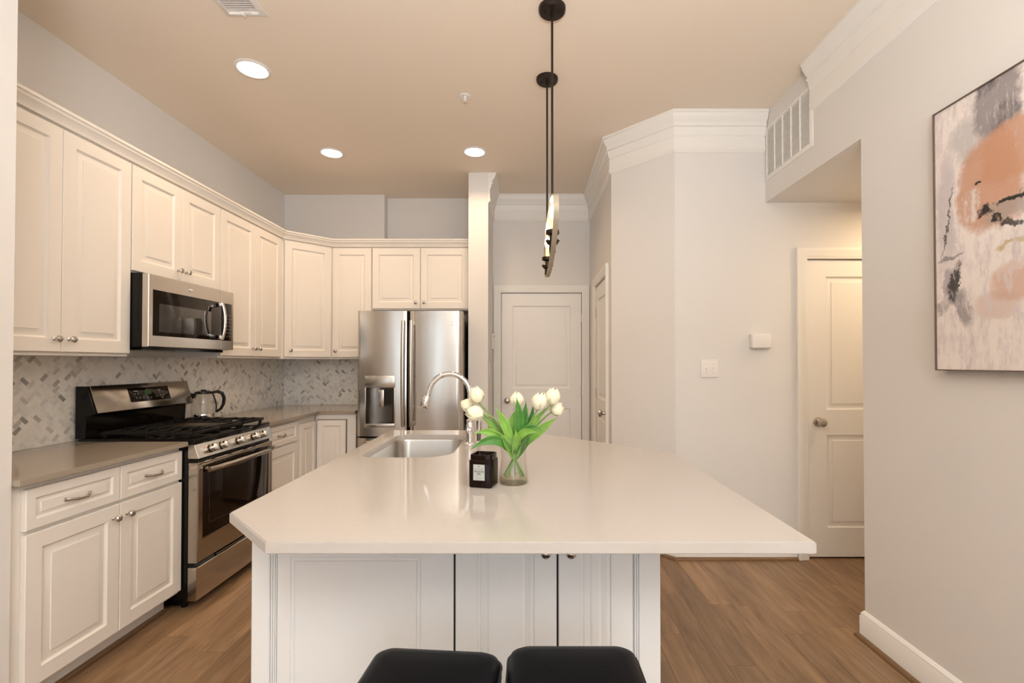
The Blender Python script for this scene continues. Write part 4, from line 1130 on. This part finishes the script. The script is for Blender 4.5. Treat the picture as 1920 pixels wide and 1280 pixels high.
tulip('white tulip drooping lowest on the right, below its neighbour', V3(-8, 13, 12), knee(-1, 6), V3(72, 131, 18), V3(30, 98, 12), (.80, .2, .42), .050, .0265,
      [(V3(6, 58, 8), V3(44, 98, 8), V3(84, 122, 6), 9.5, 'leaf', .1), (V3(2, 56, -8), V3(12, 112, -18), V3(46, 97, -28), 8, 'leaf', -.5), (V3(4, 46, 2), V3(22, 76, 0), V3(30, 98, -4), 8, 'leafdark', .3), (V3(0, 44, -6), V3(-8, 72, -14), V3(-26, 98, -16), 9, 'leaf', .6), (V3(2, 46, -4), V3(8, 74, -14), V3(4, 104, -20), 9, 'leaf', .1)], 7)

# ------------------------------------------------------------------ chandelier
t = thing('linear_chandelier', 'narrow oval wooden-hoop chandelier hung on two dark rods', 'chandelier', (.122, 2.585, 0), 0)
RA, RB_, RZ = .60, .148, 1.992
b = B(); bm = b.bm; n = 96; rows = []
for k in range(n):
    a = 2*PI*k/n
    y, z = RA*math.cos(a), RZ+RB_*math.sin(a)
    nn = Vector((0, math.cos(a)/RA, math.sin(a)/RB_)).normalized()
    rows.append([bm.verts.new(Vector((sx_*.0115, y, z))+nn*h) for sx_, h in ((-1, 0), (1, 0), (1, .006), (-1, .006))])
for k in range(n):
    a, c = rows[k], rows[(k+1) % n]
    for q in range(4): bm.faces.new((a[q], a[(q+1) % 4], c[(q+1) % 4], c[q]))
b.build('oval_hoop', M['ring'], t, ang=40)
for yy in (-.286, .290):
    zt = RZ+RB_*math.sqrt(1-(yy/RA)**2)+.006
    c = B(); c.lathe([(.001, ZC-.024), (.058, ZC-.024), (.064, ZC-.018), (.066, ZC-.008), (.066, ZC-.0005), (.001, ZC-.0005)], (0, yy, 0), seg=32)
    for sgn in (-1, 1): c.lathe([(.001, ZC-.032), (.005, ZC-.032), (.006, ZC-.024), (.001, ZC-.024)], (sgn*.034, yy, 0), seg=10)
    c.build('canopy', M['bronze'], t)
    c = B(); c.tube([(0, yy, zt), (0, yy, ZC-.024)], .0058, 12); c.lathe([(.001, ZC-.045), (.009, ZC-.045), (.009, ZC-.024), (.001, ZC-.024)], (0, yy, 0), seg=12); c.lathe([(.001, zt), (.009, zt), (.009, zt+.02), (.001, zt+.02)], (0, yy, 0), seg=12)
    c.build('rod', M['bronze'], t)
zb = lambda y: RZ-RB_*math.sqrt(1-(y/RA)**2)
for yy in (-.30, .26):
    z0 = zb(yy)
    c = B(); c.lathe([(.001, z0), (.013, z0), (.016, z0+.006), (.016, z0+.040), (.026, z0+.046), (.030, z0+.054), (.030, z0+.060), (.013, z0+.064), (.012, z0+.085), (.031, z0+.092), (.033, z0+.098), (.032, z0+.110), (.001, z0+.110)], (0, yy, 0), seg=20)
    for k in range(10):
        a = 2*PI*k/10; c.lathe([(.0005, -.005), (.005, -.002), (.005, .002), (.0005, .005)], (.030*math.cos(a), yy+.030*math.sin(a), z0+.060), seg=8)
    c.build('candle_cup', M['bronze'], t)
    c = B(); c.lathe([(.001, z0+.1105), (.0105, z0+.1105), (.0105, z0+.165), (.001, z0+.166)], (0, yy, 0), seg=16); c.build('candle_sleeve', M['sleeve'], t)
    c = B(); c.lathe([(.001, z0+.1665), (.009, z0+.1665), (.0145, z0+.183), (.0165, z0+.198), (.0135, z0+.215), (.007, z0+.232), (.001, z0+.243)], (0, yy, 0), seg=18); c.build('flame_bulb', M['flame'], t)
for yy in (-.30, .26):
    l = bpy.data.lights.new('bulb_light', 'POINT'); l.energy = 1.2; l.color = WARM; l.shadow_soft_size = .03
    o = bpy.data.objects.new('bulb_light', l); COL.objects.link(o); o.location = (.122, 2.585+yy, RZ-RB_+.27)

# ------------------------------------------------------------------ ceiling fittings
CANS = [(-1.604, 2.78, 'recessed ceiling light nearest the camera, above the range'), (-1.598, 3.899, 'recessed ceiling light near the far left corner cabinet'), (-.426, 3.879, 'recessed ceiling light in front of the refrigerator')]
first = None
for (x, y, lab) in CANS:
    if first is None:
        first = t = thing('recessed_light', lab, 'ceiling light', (x, y, ZC), 0, 'recessed downlights in the kitchen ceiling')
        b = B(); b.lathe([(.078, -.0005), (.098, -.0005), (.100, -.004), (.096, -.007), (.082, -.009), (.078, -.006)], seg=40, loop=True); b.bm.faces.ensure_lookup_table()
        b.build('trim_ring', M['plastic'], t)
        b = B(); b.lathe([(.001, -.0065), (.070, -.0055), (.0775, -.003), (.0775, -.0005), (.001, -.0005)], seg=40); b.build('light_lens', M['lens'], t)
    else: dup(first, (x, y, ZC), 0, lab, 'recessed downlights in the kitchen ceiling')
    area('downlight', (x, y, ZC-.014), (0, 0, 0), .15, .15, 4.0, WARM, 'DISK', 2.4)
t = thing('fire_sprinkler', 'small white pendant fire sprinkler on the ceiling', 'sprinkler', (-.399, 3.066, ZC), 0)
b = B(); b.lathe([(.012, -.0005), (.036, -.0005), (.037, -.004), (.030, -.007), (.026, -.004), (.012, -.003)], seg=32, loop=True); b.build('escutcheon', M['plastic'], t)
b = B(); b.lathe([(.001, -.0005), (.009, -.0005), (.009, -.014), (.005, -.016), (.004, -.030), (.013, -.032), (.013, -.034), (.001, -.035)], seg=20); b.build('sprinkler_head', M['plastic'], t)
t = thing('ceiling_register', 'white slatted air register in the ceiling at the top left', 'vent', (-1.482, 1.99, ZC), 0)
b = B(); b.sweep([(0, 0), (.20, 0), (.20, .36), (0, .36)], [(0, -.0005), (0, -.004), (.022, -.012), (.026, -.012), (.026, -.0005)], XY, closed=True, flip=-1); b.build('frame', M['plastic'], t)
for k in range(20):
    s1 = B(); T = Matrix.Translation((.10, .034+k*.0145, -.007)) @ Matrix.Rotation(.38, 4, 'X')
    s1.box(-.073, .073, -.0068, .0068, -.0006, .0006, T=T); s1.build('slat', M['plastic'], t)
b = B(); b.box(.027, .173, .027, .333, -.0015, -.0005); b.build('backing', M['plastic'], t)
b = B(); b.box(.085, .135, .322, .326, -.013, -.008).box(.088, .098, .324, .345, -.020, -.010, .002); b.build('damper_lever', M['plastic'], t)

# return air grille on the header (faces -X)
t = thing('return_air_grille', 'white louvred return air grille high on the right header', 'vent', (XR-.0005, 3.272, 2.585), -PI/2)
GW, GH = .540, .365
b = B(); b.sweep([(0, 0), (GW, 0), (GW, GH), (0, GH)], [(0, 0), (0, -.004), (.018, -.010), (.024, -.010), (.024, 0)], lambda a, c, h: (a, h, c), closed=True, flip=-1); b.build('frame', M['trim'], t)
for k in range(1, 5):
    b = B(); x = .024+(GW-.048)*k/5; b.box(x-.004, x+.004, -.011, -.001, .024, GH-.024); b.build('divider', M['trim'], t)
for k in range(26):
    z = .033+k*(GH-.066)/25
    b = B(); T = Matrix.Translation((GW/2, -.0050, z)) @ Matrix.Rotation(1.15, 4, 'X')
    b.box(-GW/2+.024, GW/2-.024, -.0062, .0062, -.0007, .0007, T=T); b.build('louvre', M['trim'], t)
b = B(); b.box(.022, GW-.022, -.0012, -.0002, .022, GH-.022); b.build('backing', M['wall'], t)

# ------------------------------------------------------------------ wall devices
t = thing('light_switch', 'white double toggle switch plate on the right back wall', 'light switch', (1.252, YR-.0005, 1.302), 0)
b = B(); b.box(-.058, .058, -.007, 0, -.062, .062, .003); b.build('switch_plate', M['plastic'], t)
for sx_ in (-.023, .023):
    b = B(); b.box(sx_-.006, sx_+.006, -.0085, -.0071, -.013, .013, .0005); b.box(sx_-.004, sx_+.004, -.019, -.008, .000, .010, .002, T=None); b.build('toggle', M['plastic'], t)
    b = B(); b.lathe([(.0003, 0), (.003, 0), (.003, .001), (.0003, .0012)], (sx_, -.0071, .030), '-y', 10).lathe([(.0003, 0), (.003, 0), (.003, .001), (.0003, .0012)], (sx_, -.0071, -.030), '-y', 10); b.build('screw', M['hinge'], t)
b = B(); b.box(-.066, .066, -.045, 0, -.048, .048, .006, 3)
o = b.build('wall_sensor', M['plastic']); o.location = (1.600-.006, YR-.0005, 1.488); tag(o, 'blank white box-shaped wall unit above and right of the switch', 'thermostat')
def outlet(label, loc, rz, blank=False):
    t = thing('wall_outlet', label, 'outlet', loc, rz)
    b = B(); b.box(-.036, .036, -.006, 0, -.058, .058, .0025); b.build('outlet_plate', M['plastic'], t)
    if not blank:
        for zz in (-.022, .022):
            b = B(); b.box(-.014, .014, -.0075, -.0061, zz-.014, zz+.014, .0008); r_ = b.build('receptacle', M['plastic'], t)
            b = B(); b.box(-.008, -.006, -.0079, -.0075, zz-.004, zz+.006).box(.006, .008, -.0079, -.0075, zz-.004, zz+.006); b.build('slots', M['dark'], r_)
    return t
outlet('pale outlet plate on the left backsplash just behind the kettle', (XL+.011, 3.707, 1.150), R90)
outlet('pale outlet plate on the left backsplash near the room corner', (XL+.011, 4.50, 1.150), R90)
outlet('pale outlet plate on the back wall tiles beside the refrigerator', (-1.941, YB-.011, 1.150), 0)
# on the column side
t = thing('wall_intercom', 'small white wall device beside the entry door casing', 'wall device', (-.3495, 4.78, 1.475), R90)
b = B(); b.box(-.040, .040, -.024, 0, 0, .085, .005).box(-.040, .040, -.020, 0, .0855, .155, .004); b.build('casing', M['plastic'], t)
b = B(); b.box(-.03, .03, -.0206, -.0201, .115, .140); b.build('display', M['dark'], t)
t = thing('light_switch', 'white single toggle switch on the column side by the entry', 'light switch', (-.3495, 4.42, 1.275), R90)
b = B(); b.box(-.036, .036, -.006, 0, -.060, .060, .0025); b.build('switch_plate', M['plastic'], t)
b = B(); b.box(-.004, .004, -.017, -.0061, -.004, .008, .002); b.build('toggle', M['plastic'], t)

# ------------------------------------------------------------------ painting (faces -X)
t = thing('framed_painting', 'large abstract painting in blush, peach, grey and black', 'painting', (XR-.0005, 1.888, 1.312), -PI/2)
b = B(); b.box(.004, 1.006, -.030, -.004, .004, 1.008); b.build('canvas', M['painting'], t)
b = B(); b.sweep([(0, 0), (1.010, 0), (1.010, 1.012), (0, 1.012)], [(0, 0), (0, -.036), (.0038, -.036), (.0038, 0)], lambda a, c, h: (a, h, c), closed=True, flip=-1); b.build('frame', M['tin'], t)

# ------------------------------------------------------------------ stools
def stool(label, x, y, rz):
    t = thing('counter_stool', label, 'stool', (x, y, 0), rz, 'black cushioned stools tucked under the island')
    b = B(); bm = b.bm; loops = []
    h = .160
    for d, z, r in ((.010, .545, .03), (0, .552, .035), (-.002, .575, .035), (0, .600, .035), (.006, .616, .035), (.018, .626, .035), (.040, .631, .03), (.085, .634, .02)):
        loops.append([bm.verts.new((px, py, z)) for px, py in rrect(-h+d, h-d, -h+d, h-d, (r,)*4, 6)])
    for a, c in zip(loops, loops[1:]):
        for k in range(len(a)): bm.faces.new((a[k], a[(k+1) % len(a)], c[(k+1) % len(a)], c[k]))
    bm.faces.new(loops[0][::-1]); bm.faces.new(loops[-1])
    s_ = b.build('seat', M['leather'], t, ang=60)
    pts = [(px, py, .598) for px, py in rrect(-h-.001, h+.001, -h-.001, h+.001, (.036,)*4, 6)]
    b = B(); b.tube(pts+[pts[0]], .0035, 8, caps=False); b.build('piping', M['seat_trim'], s_)
    b = B(); b.box(-.145, .145, -.145, .145, .500, .5445, .004); b.build('seat_frame', M['darkwood'], t)
    for sx_ in (-1, 1):
        for sy_ in (-1, 1):
            b = B(); b.tube([(sx_*.155, sy_*.155, .0), (sx_*.128, sy_*.128, .500)], [.018, .026], 4); b.build('leg', M['darkwood'], t)
    for sx_, sy_ in ((0, 1), (0, -1), (1, 0), (-1, 0)):
        b = B(); z = .18 if sx_ == 0 else .24; q = .142
        p0, p1 = ((-q, sy_*q, z), (q, sy_*q, z)) if sx_ == 0 else ((sx_*q, -q, z), (sx_*q, q, z))
        b.tube([p0, p1], .012, 8); b.build('footrest', M['darkwood'], t)
    return t
stool('left of two black leather stools, turned slightly clockwise', -.233, 1.062, math.radians(-4.5))
stool('right of two black leather stools, squared to the island', .114, 1.078, 0)

# hall lamp behind the right wall (light of the hallway itself) and two added fill lights behind the camera
area('hall_lamp', (2.55, 2.80, 2.40), (0, 0, 0), .30, .30, 6, (1, .74, .46), 'DISK')
area('overhead_fill', (.7, -1.3, 2.98), (0, 0, 0), 1.2, 1.2, 20, (.90, .96, 1), 'DISK')  # added overhead fill, no fixture modelled
area('upward_fill', (.0, -.95, 1.5), (PI, 0, 0), .9, .9, 116, (.96, .965, .98), 'DISK')  # added fill aimed up to bounce off the ceiling, no floor lamp
